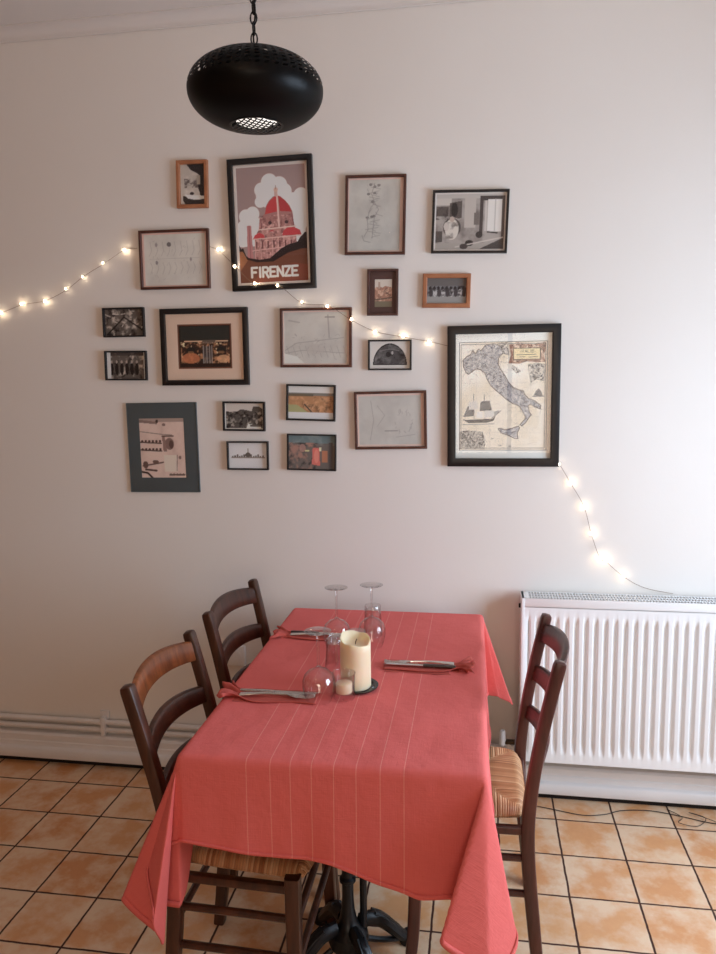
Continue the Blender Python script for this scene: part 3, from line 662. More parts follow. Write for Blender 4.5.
picture('picture_frame', 'small black frame with an orange field landscape, upper of the two in the middle', 1.355, 1.490, .186, .134, -.0327, .007, B, pic_fields())
picture('picture_frame', 'small black frame with a muted painting of a red-robed figure', 1.354, 1.305, .187, .136, -.021, .005, B, pic_painting())
picture('picture_frame', 'reddish wood frame with a very faint pencil sketch, left of the map', 1.652, 1.424, .265, .212, .0136, .009, M_frame_red, pic_sketch('faint'), (.006, .012, .008, .008), rgb(212, 186, 174))
picture('framed_map', 'large black-framed antique map of Italy with a sailing ship', 2.056, 1.507, .393, .501, .0024, .029, B, pic_map(), (.012, .014, .028, .028), rgb(232, 226, 218), .022)
picture('picture_frame', 'sepia kitchen photo in a wide grey-green mount, lowest at the left', .767, 1.321, .283, .347, .007, .002, M_teal, pic_kitchen(), (.046, .052, .058, .055), M_teal, .009)
picture('picture_frame', 'small black-framed dark photo of a hillside town, above the white skyline print', 1.096, 1.441, .164, .111, -.0157, .007, B, pic_view(), (.003,)*4, rgb(196, 188, 178))
picture('picture_frame', 'small black frame with a thin skyline on white paper, bottom of the left cluster', 1.106, 1.292, .162, .109, -.0036, .006, B, pic_skyline())

# ------------------------------------------------------------------ string of fairy lights
t = thing('string_lights', 'string of tiny warm lights on thin wire strung across the picture wall', 'string lights', (.128, W, .8))
LP = [(-.10, 1.80, .012), (.02, 1.835, .012), (.128, 1.848, .012), (.219, 1.88, .012), (.317, 1.888, .012), (.407, 1.931, .012), (.479, 1.973, .012), (.564, 2.022, .012), (.653, 2.066, .012),
      (.83, 2.09, .004), (1.02, 2.054, .012), (1.085, 1.989, .026), (1.159, 1.926, .026), (1.244, 1.916, .026), (1.33, 1.856, .012), (1.427, 1.838, .022), (1.515, 1.789, .022), (1.598, 1.743, .012), (1.7, 1.726, .012), (1.793, 1.703, .012),
      (1.88, 1.69, .010), (2.05, 1.50, .004), (2.255, 1.266, .016), (2.298, 1.198, .012), (2.345, 1.11, .012), (2.373, 1.016, .012), (2.405, .924, .012), (2.425, .918, .012), (2.486, .86, .012), (2.56, .825, .012), (2.66, .80, .008)]
P3 = [Vector((x-.128, -d, z-.8)) for x, z, d in LP]
WIRE = {}
M_wire = simple('copper_wire', rgb(150, 120, 96), .4, metal=.6)
for a, b, tail in ((0, 8, (.70, 2.075, .004)), (10, 19, (1.858, 1.692, .005)), (22, 30, None)):   # the wire is tucked behind frames between its visible runs
    seg = P3[a:b+1]
    if a == 10: seg = [Vector((.985-.128, -.004, 2.065-.8))]+seg
    if tail: seg = seg+[Vector((tail[0]-.128, -tail[2], tail[1]-.8))]
    bm = BM(); tube(bm, catmull([p+Vector((0, .003 if p.y < -.01 else 0, -.003 if i % 2 else .002)) for i, p in enumerate(seg)], 5), .0009, 5)
    wr = obj('wire', bm, M_wire, t)
    for i in range(a, b+1): WIRE[i] = wr
mb = NT('fairy_bulb_glow'); mb.bsdf(base=(1, .9, .7), emis=(1.0, .80, .55), emis_s=32.0)
small = {5, 6, 7, 14, 22}
for i, p in enumerate(P3):
    if i in (9, 20, 21, 29, 30): continue
    r = .0030 if i in small else .0046
    bm = BM(); bmesh.ops.create_icosphere(bm, subdivisions=2, radius=1.0); bmesh.ops.scale(bm, vec=(r, r*.8, r*1.1), verts=bm.verts)
    obj('bulb', bm, mb.m, WIRE[i], loc=p+Vector((0, -.003, 0)), smooth=True)

# ------------------------------------------------------------------ pendant lamp
LX, LY, LZ, LA, LB = 1.450, -.80, 2.240, .157, .080
t = thing('pendant_lamp', 'black perforated oval metal pendant lamp hanging on a chain', 'lamp', (LX, LY, LZ))
def lprof(a):  # superellipse angle -> (r,z)
    c, s = math.cos(a), math.sin(a); e = .86
    return LA*abs(c)**e, LB*(1 if s >= 0 else -1)*abs(s)**.96
bm = BM(); NT_, NP = 96, 44; a0, a1 = math.radians(-71), math.radians(76)
R = []
for j in range(NP+1):
    a = a0+(a1-a0)*j/NP; r, z = lprof(a); R.append([bm.verts.new((r*math.cos(2*PI*(i+.5*(j % 2))/NT_), r*math.sin(2*PI*(i+.5*(j % 2))/NT_), z)) for i in range(NT_)])
for j in range(NP):
    a = math.degrees(a0+(a1-a0)*(j+.5)/NP)
    for i in range(NT_):
        hole = 4 < a < 46 and (i+j) % 2 == 0 and j % 2 == 0
        if hole: continue
        n_ = (i+1) % NT_; bm.faces.new((R[j][i], R[j][n_], R[j+1][n_], R[j+1][i]))
bmesh.ops.solidify(bm, geom=list(bm.faces), thickness=.0022)
obj('lamp_shade', bm, M_lampblack, t, smooth=50)
# lattice in the bottom opening
rb, zb = lprof(a0); bm = BM()
n = 8
for k in range(-n, n+1):
    for sgn in (1, -1):
        off = k*rb/4.6; pts = []
        for q in np.linspace(-1, 1, 25):
            x = q*rb*1.4; y = sgn*x*1.1+off*1.3
            if x*x+y*y <= (rb*1.01)**2:
                rr = math.hypot(x, y)/rb; pts.append((x, y, zb-.0055*(1-rr*rr)))
        if len(pts) > 1: sweep(bm, pts, [(-.0015, -.0008), (.0015, -.0008), (.0015, .0008), (-.0015, .0008)], up=Vector((0, 0, 1)))
lathe(bm, [(rb-.002, zb-.001), (rb+.003, zb-.001), (rb+.003, zb+.003), (rb-.002, zb+.003)], 48, True)
obj('bottom_grille', bm, M_lampblack, t)
bm = BM(); lathe(bm, [(0, .012), (.02, .012), (.034, .004), (.05, -.002), (.05, .003), (.02, .016), (0, .016)], 32); obj('top_cap', bm, M_lampblack, t, loc=(0, 0, LB-.008))
bm = BM(); lathe(bm, [(0, -.056), (.03, -.054), (.048, -.046), (.058, -.026), (.050, -.006), (.022, .014), (.014, .04), (0, .04)], 24)
mb2 = NT('frosted_bulb_glow'); mb2.bsdf(base=(1, 1, 1), emis=(1, .93, .85), emis_s=1.3, rough=.4)
obj('bulb', bm, mb2.m, t, loc=(0, 0, -.019), smooth=True)
bm = BM(); tube(bm, [(0, 0, .03), (0, 0, LB)], .014, 16); obj('bulb_socket', bm, M_lampblack, t)
bm = BM(); z = LB+.012; k = 0
while z < CE-LZ-.02:
    pts = []
    for q in range(17):
        a = 2*PI*q/16; u, v = .0075*math.cos(a), .014*math.sin(a)
        pts.append((u, 0, z+v) if k % 2 else (0, u, z+v))
    # closed link
    ring_pts = [Vector(p) for p in pts[:-1]]; n_ = len(ring_pts); prs = []
    ax = Vector((0, 1, 0)) if k % 2 else Vector((1, 0, 0))
    for i_, p in enumerate(ring_pts):
        c0 = Vector((0, 0, z)); rd = (p-c0).normalized(); prs.append([bm.verts.new(p+rd*.0021*math.cos(b)+ax*.0021*math.sin(b)) for b in [2*PI*m_/6 for m_ in range(6)]])
    for i_ in range(n_):
        a_, b_ = prs[i_], prs[(i_+1) % n_]
        for m_ in range(6): bm.faces.new((a_[m_], a_[(m_+1) % 6], b_[(m_+1) % 6], b_[m_]))
    z += .0225; k += 1
obj('chain', bm, M_lampblack, t, smooth=60)
bm = BM(); pts = [(.004*math.sin(q*1.1)-.006*(q % 3 == 1), .003, LB+(CE-LZ-LB)*q/12) for q in range(13)]; tube(bm, catmull(pts, 4), .0022, 6); obj('cable', bm, M_lampblack, t)
bm = BM(); lathe(bm, [(0, 0), (.05, 0), (.048, -.012), (.02, -.03), (0, -.03)], 32); obj('ceiling_rose', bm, M_lampblack, t, loc=(0, 0, CE-LZ))
# globe lamp behind the viewer
t = thing('globe_lamp', 'round warm glass globe lamp hanging behind the viewer', 'lamp', (1.32, -2.50, 2.55))
bm = BM(); bmesh.ops.create_uvsphere(bm, u_segments=32, v_segments=16, radius=.05)
mg = NT('opal_globe_glow'); mg.bsdf(base=(1, .9, .8), emis=(1, .80, .62), emis_s=14.0); 
obj('globe', bm, mg.m, t, smooth=True)
bm = BM(); tube(bm, [(0, 0, .048), (0, 0, CE-2.55)], .003, 8); obj('cord', bm, M_lampblack, t)

# ------------------------------------------------------------------ table
TX0, TX1, TY0, TY1, TZ = 1.320, 1.980, -1.085, -.010, .748
TXc, TYc = (TX0+TX1)/2, (TY0+TY1)/2
t = thing('dining_table', 'rectangular restaurant table on a black cast iron pedestal, under the pink cloth', 'table', (TXc, TYc, 0))
bm = BM(); box(bm, -.33, .33, -.5375, .5375, .718, TZ, .004); obj('tabletop', bm, M_walnut, t)
px, py = 1.632-TXc, -.765-TYc
def iron_base(px, py, first=True):
    bm = BM(); lathe(bm, [(0, .06), (.050, .06), (.056, .080), (.052, .100), (.034, .116), (.024, .135), (.018, .165), (.0155, .20), (.0155, .62), (.030, .66), (.050, .70), (.09, .716), (0, .717)], 28)
    obj('pedestal_column', bm, M_iron, t, loc=(px, py, 0))
    for zz_ in (.24, .34):
        bm = BM(); lathe(bm, [(.015, zz_), (.022, zz_+.006), (.022, zz_+.014), (.015, zz_+.02)], 24, True); obj('collar', bm, M_iron, t, loc=(px, py, 0))
    for k in range(4):
        a = math.radians(35+90*k); d = Vector((math.cos(a), math.sin(a), 0))
        bm = BM()
        pts = [d*.035+Vector((0, 0, .115)), d*.075+Vector((0, 0, .112)), d*.105+Vector((0, 0, .092)), d*.135+Vector((0, 0, .060)), d*.160+Vector((0, 0, .032)), d*.180+Vector((0, 0, .0165))]
        P = catmull(pts, 5); n_ = len(P)
        sweep(bm, P, circ(.018, 10), [(.9+.3*math.sin(i/n_*PI*1.0), 1.25-.45*i/n_) for i in range(n_)], up=Vector((0, 0, 1)))
        # acanthus ridges
        for s_ in (-1, 1):
            e = Vector((-d.y, d.x, 0))*s_*.010
            P2 = catmull([q+e+Vector((0, 0, .017)) for q in pts[1:5]], 5); sweep(bm, P2, circ(.0055, 6))
        lo = catmull([d*.05+Vector((0, 0, .060)), d*.09+Vector((0, 0, .040)), d*.13+Vector((0, 0, .026)), d*.17+Vector((0, 0, .018))], 5)
        sweep(bm, lo, circ(.008, 8))
        lathe(bm, [(0, 0), (.024, 0), (.026, .006), (.022, .022), (.012, .034), (0, .036)], 16, c=(d.x*.185, d.y*.185, 0))
        obj('foot', bm, M_iron, t, loc=(px, py, 0))
    bm = BM()
    for sx in (-1, 1): box(bm, -.20 if sx < 0 else -.02, .02 if sx < 0 else .20, -.015, .015, .704, .717, .003)
    box(bm, -.015, .015, -.2, .2, .704, .717, .003); obj('top_bracket', bm, M_iron, t, loc=(px, py, 0))
iron_base(px, py)
bm = BM(); tube(bm, catmull([(.036, .012, .08), (.040, .012, .16), (.040, .012, .3), (.040, .012, .5), (.040, .012, .706)], 4), .010, 10); obj('stay_rod', bm, M_iron, t, loc=(px, py, 0))

# ------------------------------------------------------------------ tablecloth
def cloth_mat():
    m = NT('pink_linen'); uv = m.n('UVMap').outputs[0]; s = m.n('SeparateXYZ', {0: uv}); sx, sy = s.outputs[0], s.outputs[1]
    st = None
    for k, x in enumerate((1.470, 1.524, 1.569, 1.616, 1.665, 1.714, 1.766, 1.817)):
        d = m.math('ABSOLUTE', m.math('SUBTRACT', sx, x)); v = m.math('LESS_THAN', d, .0010)
        st = v if st is None else m.math('MAXIMUM', st, v)
    nz = m.noise(m.n('VectorMath', {0: uv, 1: (600, 18, 1)}, operation='MULTIPLY').outputs[0], 1.0, 2)
    nz2 = m.noise(m.n('VectorMath', {0: uv, 1: (18, 600, 1)}, operation='MULTIPLY').outputs[0], 1.0, 2)
    weave = m.math('ADD', nz, nz2); big = m.noise(uv, 5, 3)
    base = m.mix(m.math('MULTIPLY', weave, .5), rgb(222, 103, 99), rgb(236, 124, 119)); base = m.mix(m.math('MULTIPLY', big, .25), base, rgb(212, 94, 90))
    base = m.mix(m.math('MULTIPLY', st, .40), base, rgb(244, 182, 172))
    cr = m.noise(uv, 14, 4, .6); h = m.math('ADD', m.math('MULTIPLY', weave, .10), m.math('MULTIPLY', cr, .8))
    b = m.bsdf(base=base, rough=.9, sheen=.02, normal=m.bump(h, .8, .006), spec=.10); return m.m
M_cloth = cloth_mat()
DR = .012   # radius of the edge
def key(keys, th):
    for (a, v), (b, w_) in zip(keys, keys[1:]):
        if th <= b+1e-9:
            t_ = (th-a)/(b-a); t_ = t_*t_*(3-2*t_)
            return Vector(v)*(1-t_)+Vector(w_)*t_
    return Vector(keys[-1][1])
# directions (outward x, outward y, up) for the four hanging corners, th=0 on the long side, 90 on the short side
K = {
 'FR': [(0, (.04, 0, -1)), (16, (.13, .03, -1)), (34, (.20, .14, -1)), (52, (.02, .30, -1)), (66, (-.30, .36, -1)), (76, (-.16, .16, -1)), (84, (-.03, .02, -1)), (90, (0, .02, -1))],
 'FL': [(0, (.03, 0, -1)), (6, (.20, .0, -1)), (13, (.42, .04, -1)), (27, (.07, .12, -1)), (36, (.10, .28, -1)), (46, (.30, .06, -1)), (60, (.24, .0, -1)), (78, (.06, .0, -1)), (90, (0, .02, -1))],
 'BR': [(0, (.05, 0, -1)), (12, (.20, -.04, -1)), (30, (.34, -.06, -1)), (50, (.16, .14, -1)), (90, (0, .03, -1))],
 'BL': [(0, (.03, 0, -1)), (25, (.10, -.05, -1)), (45, (.26, .15, -1)), (65, (.10, .2, -1)), (90, (0, .03, -1))]}
def OV(side, q):
    if side == 'F': return float(np.interp(q, (0, .27, .51, .68, .80, .91, 1), (.210, .230, .230, .268, .293, .285, .312)))
    if side == 'B': return .12+.05*q
    if side == 'R': return float(np.interp(q, (0, .08, .9, 1), (.29, .268, .268, .30)))
    return float(np.interp(q, (0, .03, .06, 1), (.385, .36, .27, .27)))
def cloth_pt(ix, tx, iy, ty, xf, yf):
    """ix -1/0/1 zone, tx overhang fraction, xf,yf fraction along the top"""
    x = TX0+(TX1-TX0)*xf; y = TY0+(TY1-TY0)*yf
    a = tx*OV('R' if ix > 0 else 'L', yf) if ix else 0.0
    b = ty*OV('B' if iy > 0 else 'F', xf) if iy else 0.0
    sh = (x+ix*a, y+iy*b)
    top = TZ+.0022
    if not ix and not iy:
        zz_ = top+.0010*math.sin(x*31+y*9)*math.sin(y*23-x*7)+.0007*math.sin(x*75+4*math.sin(y*17))*math.sin(y*38+x*21)+.0008
        return Vector((x, y, zz_)), sh
    r = math.hypot(a, b)
    if ix and iy:
        th = math.degrees(math.atan2(b, a)); k_ = ('B' if iy > 0 else 'F')+('R' if ix > 0 else 'L'); d = key(K[k_], th)
        rd = Vector((math.cos(math.radians(th)), math.sin(math.radians(th)), 0))
    elif ix:
        k_ = 'R' if ix > 0 else 'L'; w_ = min(1, r/.2)
        d = Vector((.04+.035*math.sin(y*15+1)*w_, 0, -1)); rd = Vector((1, 0, 0))
    else:
        w_ = min(1, r/.2)
        d = Vector((0, .02+(.026*math.sin(x*11+.6)+.014*math.sin(x*27)+.008*math.sin(x*61+1))*w_*math.sin(PI*xf), -1)); rd = Vector((0, 1, 0))
    d = d.normalized()
    if r < DR*PI/2: o_, z_ = rd*DR*math.sin(r/DR), -DR*(1-math.cos(r/DR))
    else:
        L = r-DR*PI/2; o_ = rd*DR+Vector((d.x, d.y, 0))*L; z_ = -DR+d.z*L
    p = Vector((x+ix*o_.x, y+iy*o_.y, top+z_))
    return p, sh
def axis_samples(n_top, n_ov):
    ov = [0]+[.012, .026, .045]+[.045+(1-.045)*(i/n_ov) for i in range(1, n_ov)]+[1.0]
    hem = [.945, .955, .985]
    ov = sorted(set([round(v, 5) for v in ov]+hem))
    s = [(-1, v, 0.0) for v in ov[:0:-1]]+[(0, 0, i/n_top) for i in range(n_top+1)]+[(1, v, 1.0) for v in ov[1:]]
    return s
SX = axis_samples(60, 34); SY = axis_samples(80, 34)
bm = BM(); uvl = bm.loops.layers.uv.verify(); G = []
for (ix, tx, xf) in SX:
    row = []
    for (iy, ty, yf) in SY:
        p, sh = cloth_pt(ix, tx, iy, ty, xf, yf); row.append((bm.verts.new(p), sh))
    G.append(row)
for i in range(len(SX)-1):
    for j in range(len(SY)-1):
        q = (G[i][j], G[i+1][j], G[i+1][j+1], G[i][j+1]); f = bm.faces.new([v for v, _ in q])
        for l, (_, s_) in zip(f.loops, q): l[uvl].uv = s_
o = obj('tablecloth', bm, M_cloth, smooth=True)
tag(o, 'pink linen tablecloth with thin pale stripes draped over the table', 'tablecloth')
md = o.modifiers.new('smooth', 'SMOOTH'); md.factor = .5; md.iterations = 3
md = o.modifiers.new('thickness', 'SOLIDIFY'); md.thickness = .0018; md.offset = 1
# stitched hem band as a second layer
bm = BM()
edge = [(r0_[0], 0) for r0_ in []]
def band(seq):
    P = []
    for (ix, tx, iy, ty, xf, yf) in seq:
        p1, s1 = cloth_pt(ix, tx, iy, ty, xf, yf); P.append((p1, s1))
    return P
uvl = bm.loops.layers.uv.verify()
def hemstrip(side):
    if side in 'FB':
        iy = -1 if side == 'F' else 1
        A = [[cloth_pt(ix, tx, iy, ty, xf, 0.0 if iy < 0 else 1.0) for (ix, tx, xf) in SX] for ty in (.955, .978, 1.0)]
    else:
        ix = 1 if side == 'R' else -1
        A = [[cloth_pt(ix, tx, iy, ty, 1.0 if ix > 0 else 0.0, yf) for (iy, ty, yf) in SY] for tx in (.955, .978, 1.0)]
    n_ = len(A[0]); rows = []
    for k, R_ in enumerate(A):
        row = []
        for i in range(n_):
            p = R_[i][0]; q0 = A[0][i][0]; q2 = A[2][i][0]; al = (A[1][min(i+1, n_-1)][0]-A[1][max(i-1, 0)][0])
            nn = al.cross(q2-q0)
            if nn.length > 0: nn.normalize()
            cen = Vector((TXc, TYc, p.z)); 
            if nn.dot(p-cen) < 0: nn = -nn
            row.append((bm.verts.new(p+nn*(.0042 if k == 1 else .0022)), R_[i][1]))
        rows.append(row)
    for a, b in zip(rows, rows[1:]):
        for i in range(n_-1):
            q = (a[i], a[i+1], b[i+1], b[i]); f = bm.faces.new([v for v, _ in q])
            for l, (_, s_) in zip(f.loops, q): l[uvl].uv = s_
for s_ in 'FLRB': hemstrip(s_)
ho = obj('hem', bm, M_cloth, o, smooth=True); md = ho.modifiers.new('smooth', 'SMOOTH'); md.factor = .5; md.iterations = 2
md = ho.modifiers.new('thickness', 'SOLIDIFY'); md.thickness = .002; md.offset = 0

# ------------------------------------------------------------------ chairs
def rush_mat():
    m = NT('woven_rush'); uv = m.n('UVMap').outputs[0]; s = m.n('SeparateXYZ', {0: uv})
    st = m.math('MULTIPLY', s.outputs[0], 150.0); fl = m.math('FLOOR', st)
    wn = m.n('TexWhiteNoise', {1: fl}, noise_dimensions='1D'); wide = m.noise(m.n('VectorMath', {0: uv, 1: (22, 3, 1)}, operation='MULTIPLY').outputs[0], 1.0, 3)
    fr = m.math('PINGPONG', st, .5)
    f = m.math('ADD', m.math('MULTIPLY', wn.outputs[0], .45), m.math('MULTIPLY', wide, .6))
    col = m.ramp(f, [(.22, rgb(160, 102, 60)), (.5, rgb(204, 146, 98)), (.80, rgb(232, 188, 144))])
    col = m.mix(m.math('MULTIPLY', m.math('SUBTRACT', .5, fr), .5), col, rgb(110, 66, 38))
    m.bsdf(base=col, rough=.5, normal=m.bump(fr, .7, .004)); return m.m
M_rush = rush_mat()
def seat_bm(wb=.345, wf=.400, d=.330, xb=-.172):
    """rush pad: closed pillow, strands run across each rail and turn on the diagonals"""
    bm = BM(); N = 36; zt, zbm = .462, .424
    def half(x): return (wb+(wf-wb)*((x-xb)/d))/2
    def P(u, v, top):
        x = xb+d*u; h = half(x); a = 2*v-1
        e = min(u, 1-u, v, 1-v)*2; rim = 1-(1-min(1, e/.16))**2.2
        xx = x; yy = a*h
        cc = max(0, .5-e)*0
        dome = .006*math.sin(PI*u)*math.sin(PI*v)
        diag = min(abs(u-v), abs(u+v-1)); sink = -.004*math.exp(-(diag/.05)**2)*(e > .02)
        z = (zt-.022+.022*rim+dome+sink) if top else (zbm+.018-.018*rim)
        cr_ = .018*(abs(2*u-1)**6)*(abs(a)**6)
        return (xx*(1)-math.copysign(cr_, 2*u-1), yy-math.copysign(cr_, a), z)
    def UV(u, v):
        return None
    uvl = bm.loops.layers.uv.verify()
    for top in (True, False):
        V = [[bm.verts.new(P(i/N, j/N, top)) for j in range(N+1)] for i in range(N+1)]
        for i in range(N):
            for j in range(N):
                f = bm.faces.new((V[i][j], V[i+1][j], V[i+1][j+1], V[i][j+1])); cu, cvv = (i+.5)/N, (j+.5)/N
                side = min(cvv, 1-cvv) < min(cu, 1-cu)
                for l, (a, b) in zip(f.loops, ((i, j), (i+1, j), (i+1, j+1), (i, j+1))):
                    u, v = a/N, b/N; l[uvl].uv = ((u*d+3, v*wf) if side else (v*wf, u*d))
        if top: VT = V
        else: VB = V
    def rim(idx, side):
        for (a, b) in zip(idx, idx[1:]):
            q = (VT[a[0]][a[1]], VT[b[0]][b[1]], VB[b[0]][b[1]], VB[a[0]][a[1]]); f = bm.faces.new(q)
            for l, (c_, zz_) in zip(f.loops, ((a, 0), (b, 0), (b, .03), (a, .03))):
                u, v = c_[0]/N, c_[1]/N; l[uvl].uv = ((u*d+3, v*wf+zz_) if side else (v*wf, u*d+zz_))
    rim([(i, 0) for i in range(N+1)], True); rim([(i, N) for i in range(N+1)], True); rim([(0, j) for j in range(N+1)], False); rim([(N, j) for j in range(N+1)], False)
    return bm
def chair(label, loc, rz, wmat, railmat, H=.88, lean=0.0):
    t = thing('dining_chair', label, 'chair', loc, (0, 0, rz), 'ladder-back rush-seat chairs around the table')
    for s in (-1, 1):
        yb = s*.186
        bm = BM()
        P = catmull([(-.205, yb*1.0, 0), (-.188, yb, .16), (-.172, yb, .34), (-.172, yb, .46), (-.195+lean*.3, yb, .60), (-.228+lean*.65, yb*1.01, .74), (-.262+lean, yb*1.02, H-.012)], 5)
        n_ = len(P); sc_ = [(1-.10*max(0, i/n_-.6)/.4, .86+.14*math.sin(min(1, i/n_*1.6)*PI)) for i in range(n_)]
        P += [P[-1]+Vector((-.003, 0, .009)), P[-1]+Vector((-.004, 0, .013))]; sc_ += [(.80, .78), (.45, .42)]
        sweep(bm, P, rrect(.034, .036, .007), sc_, up=Vector((1, 0, 0))); obj('back_post', bm, wmat, t)
        bm = BM(); yf = s*.196
        P = catmull([(.136, yf, 0), (.126, yf, .10), (.120, yf, .25), (.119, yf, .445)], 5); n_ = len(P)
        sweep(bm, P, rrect(.036, .036, .007), [.86+.14*i/n_ for i in range(n_)], up=Vector((1, 0, 0))); obj('front_leg', bm, wmat, t)
        for z, xr in ((.335, -.172), (.235, -.180)):
            bm = BM(); tube(bm, [(xr, yb, z), (0, (yb+yf)/2, z), (.121, yf, z)], .0095, 10); obj('side_stretcher', bm, wmat, t)
        bm = BM(); sweep(bm, [(-.165, yb, .413), (.115, yf, .413)], rrect(.020, .022, .005), up=Vector((0, 0, 1))); obj('seat_rail', bm, wmat, t)
    for z in (.32, .21):
        bm = BM(); tube(bm, [(.122, -.196, z), (.122, .196, z)], .0095, 10); obj('front_stretcher', bm, wmat, t)
    bm = BM(); tube(bm, [(-.176, -.186, .29), (-.176, .186, .29)], .0095, 10); obj('back_stretcher', bm, wmat, t)
    for nm, x, hw in (('seat_rail', .116, .190), ('seat_rail', -.170, .180)):
        bm = BM(); sweep(bm, [(x, -hw, .413), (x, hw, .413)], rrect(.020, .022, .005), up=Vector((0, 0, 1))); obj(nm, bm, wmat, t)
    obj('seat', seat_bm(), M_rush, t, smooth=60)
    # three curved ladder rails
    for zc, hh, arch, mt in ((H-.056, .058, .022, railmat), (H-.180, .050, .020, wmat), (H-.303, .046, .018, wmat)):
        bm = BM(); N = 24; yb = .186
        tt = (zc-.46)/(H-.46); x0 = -.172-(.09-lean)*tt**1.15
        R_ = []
        for i in range(N+1):
            s = -1+2*i/N; c = 1-s*s; bow = -.034*c; zt = zc+hh/2+arch*c; zb_ = zc-hh/2+arch*.75*c+.004
            th = .0085; slope = .24
            prof = []
            for (zz_, tk) in ((zb_, .6), (zb_+.004, 1), (zt-.004, 1), (zt, .6)):
                prof.append((x0+bow-slope*(zz_-zc)-th*tk, zz_))
            prof2 = [(x0+bow-slope*(zz_-zc)+th*tk, zz_) for (zz_, tk) in ((zt, .6), (zt-.004, 1), (zb_+.004, 1), (zb_, .6))]
            R_.append([bm.verts.new((x, s*yb, z)) for x, z in prof+prof2])
        k_ = 8
        for a, b in zip(R_, R_[1:]):
            for j in range(k_): bm.faces.new((a[j], a[(j+1) % k_], b[(j+1) % k_], b[j]))
        bm.faces.new(R_[0]); bm.faces.new(R_[-1][::-1]); obj('ladder_rail', bm, mt, t, smooth=50)
    return t
chair('ladder-back chair with an orange-lit top rail at the near left of the table', (1.435, -.845, 0), .0, M_walnut, M_walnut_lit)
chair('dark ladder-back chair at the far left of the table, beside the wall', (1.425, -.312, 0), -.07, M_walnut, M_walnut, lean=.014)
chair('reddish ladder-back chair on the right of the table, in front of the radiator', (1.932, -.552, 0), PI, M_walnut_r, M_walnut_r, H=.872, lean=.022)

# ------------------------------------------------------------------ things on the table
TT = TZ+.0042
# candle on its plate
t = thing('candle_plate', 'small dark glass plate under the candle', 'plate', (1.651, -.684, TT))
bm = BM(); lathe(bm, [(0, .0), (.046, 0), (.056, .005), (.058, .009), (.055, .010), (.045, .005), (0, .005)], 40)
obj('dish', bm, simple('smoked_plate', rgb(40, 42, 38), .12, var=.1), t, smooth=50)
t = thing('candle', 'thick cream pillar candle with a melted lopsided rim', 'candle', (1.648, -.684, TT+.0055))
def wax_bm(r=.041, h=.142):
    bm = BM(); n = 48; R_ = []
    prof = [(0, 0), (r*.97, 0), (r, .003), (r, .05), (r, .10), (r, 1.0), (r*.97, 1.05), (r*.86, 1.03), (r*.74, .86), (r*.5, .80), (0, .79)]
    def rimh(a): return h-.010+.010*math.cos(a-2.2)+.0025*math.sin(3*a)+.001*math.sin(7*a+1)
    for k, (rr, z) in enumerate(prof):
        if rr == 0: R_.append([bm.verts.new((0, 0, z if k == 0 else h-.026))]); continue
        row = []
        for i in range(n):
            a = 2*PI*i/n
            if k < 5: zz_ = z
            else: top = rimh(a); zz_ = h-.028+(top-(h-.028))*max(0, (z-.79)/.26)
            wob = 1+.006*math.sin(5*a+z*30)
            row.append(bm.verts.new((rr*wob*math.cos(a), rr*wob*math.sin(a), zz_)))
        R_.append(row)
    for a, b in zip(R_, R_[1:]):
        for i in range(n):
            j = (i+1) % n
            if len(a) == 1: bm.faces.new((a[0], b[j], b[i]))
            elif len(b) == 1: bm.faces.new((a[i], a[j], b[0]))
            else: bm.faces.new((a[i], a[j], b[j], b[i]))
    return bm
M_wax = simple('cream_wax', rgb(240, 220, 186), .45, var=.02, scale=8, sss=.4, sss_s=.02, sss_r=(1.0, .6, .35))
obj('wax', wax_bm(), M_wax, t, smooth=60)
bm = BM(); tube(bm, catmull([(0, 0, .112), (.001, 0, .122), (.004, .001, .130)], 4), .0012, 6); obj('wick', bm, M_dark, t)

def wine_glass(label, x, y, h=.186, rot=0):
    t = thing('wine_glass', label, 'glass', (x, y, TT), (0, 0, rot), 'upturned wine glasses on the table')
    # upside down: rim on the cloth, foot in the air
    bm = BM(); k = h/.186
    outer = [(.0325, 0), (.0385, .018), (.0425, .038), (.0420, .054), (.036, .070), (.024, .081), (.010, .087), (.0045, .093)]
    prof = [(.0045, .093)]+outer[::-1][1:]
    lathe(bm, [(r, z*k) for r, z in prof], 48); obj('bowl', bm, M_glass, t, smooth=80)
    bm = BM(); lathe(bm, [(0, .092*k), (.0045, .092*k), (.0036, .10*k), (.0034, .14*k), (.0040, .172*k), (.007, .179*k), (0, .180*k)], 20); obj('stem', bm, M_glass, t, smooth=80)
    bm = BM(); lathe(bm, [(0, .178*k), (.006, .178*k), (.014, .1815*k), (.034, .1845*k), (.0355, .1853*k), (.034, .186*k), (0, .1862*k)], 48); obj('foot', bm, M_glass, t, smooth=80)
    return t
wine_glass('upturned wine glass nearest the viewer, left of the candle', 1.566, -.775)
wine_glass('upturned wine glass behind the candle at its left', 1.541, -.385, .190)
wine_glass('upturned wine glass farthest right, behind the candle', 1.648, -.365, .196)
def tumbler(label, x, y, h=.10, r=.034):
    t = thing('water_tumbler', label, 'glass', (x, y, TT), (0, 0, 0), 'upturned water tumblers on the table')
    bm = BM(); prof = [(0, h), (r*.78, h), (r*.82, h-.003), (r*.86, h*.6), (r*.97, .004), (r, 0), (r*.96, 0), (r*.92, .01), (r*.80, h*.6), (r*.72, h-.012), (0, h-.013)]
    lathe(bm, prof, 14); obj('tumbler_body', bm, M_glass, t, smooth=30)
tumbler('upturned water tumbler beside the farthest right wine glass', 1.637, -.262, .100, .032)
tumbler('upturned water tumbler just behind the candle', 1.618, -.475, .086, .034)
tumbler('upturned water tumbler left of the candle, behind the nearest wine glass', 1.565, -.545, .085, .030)
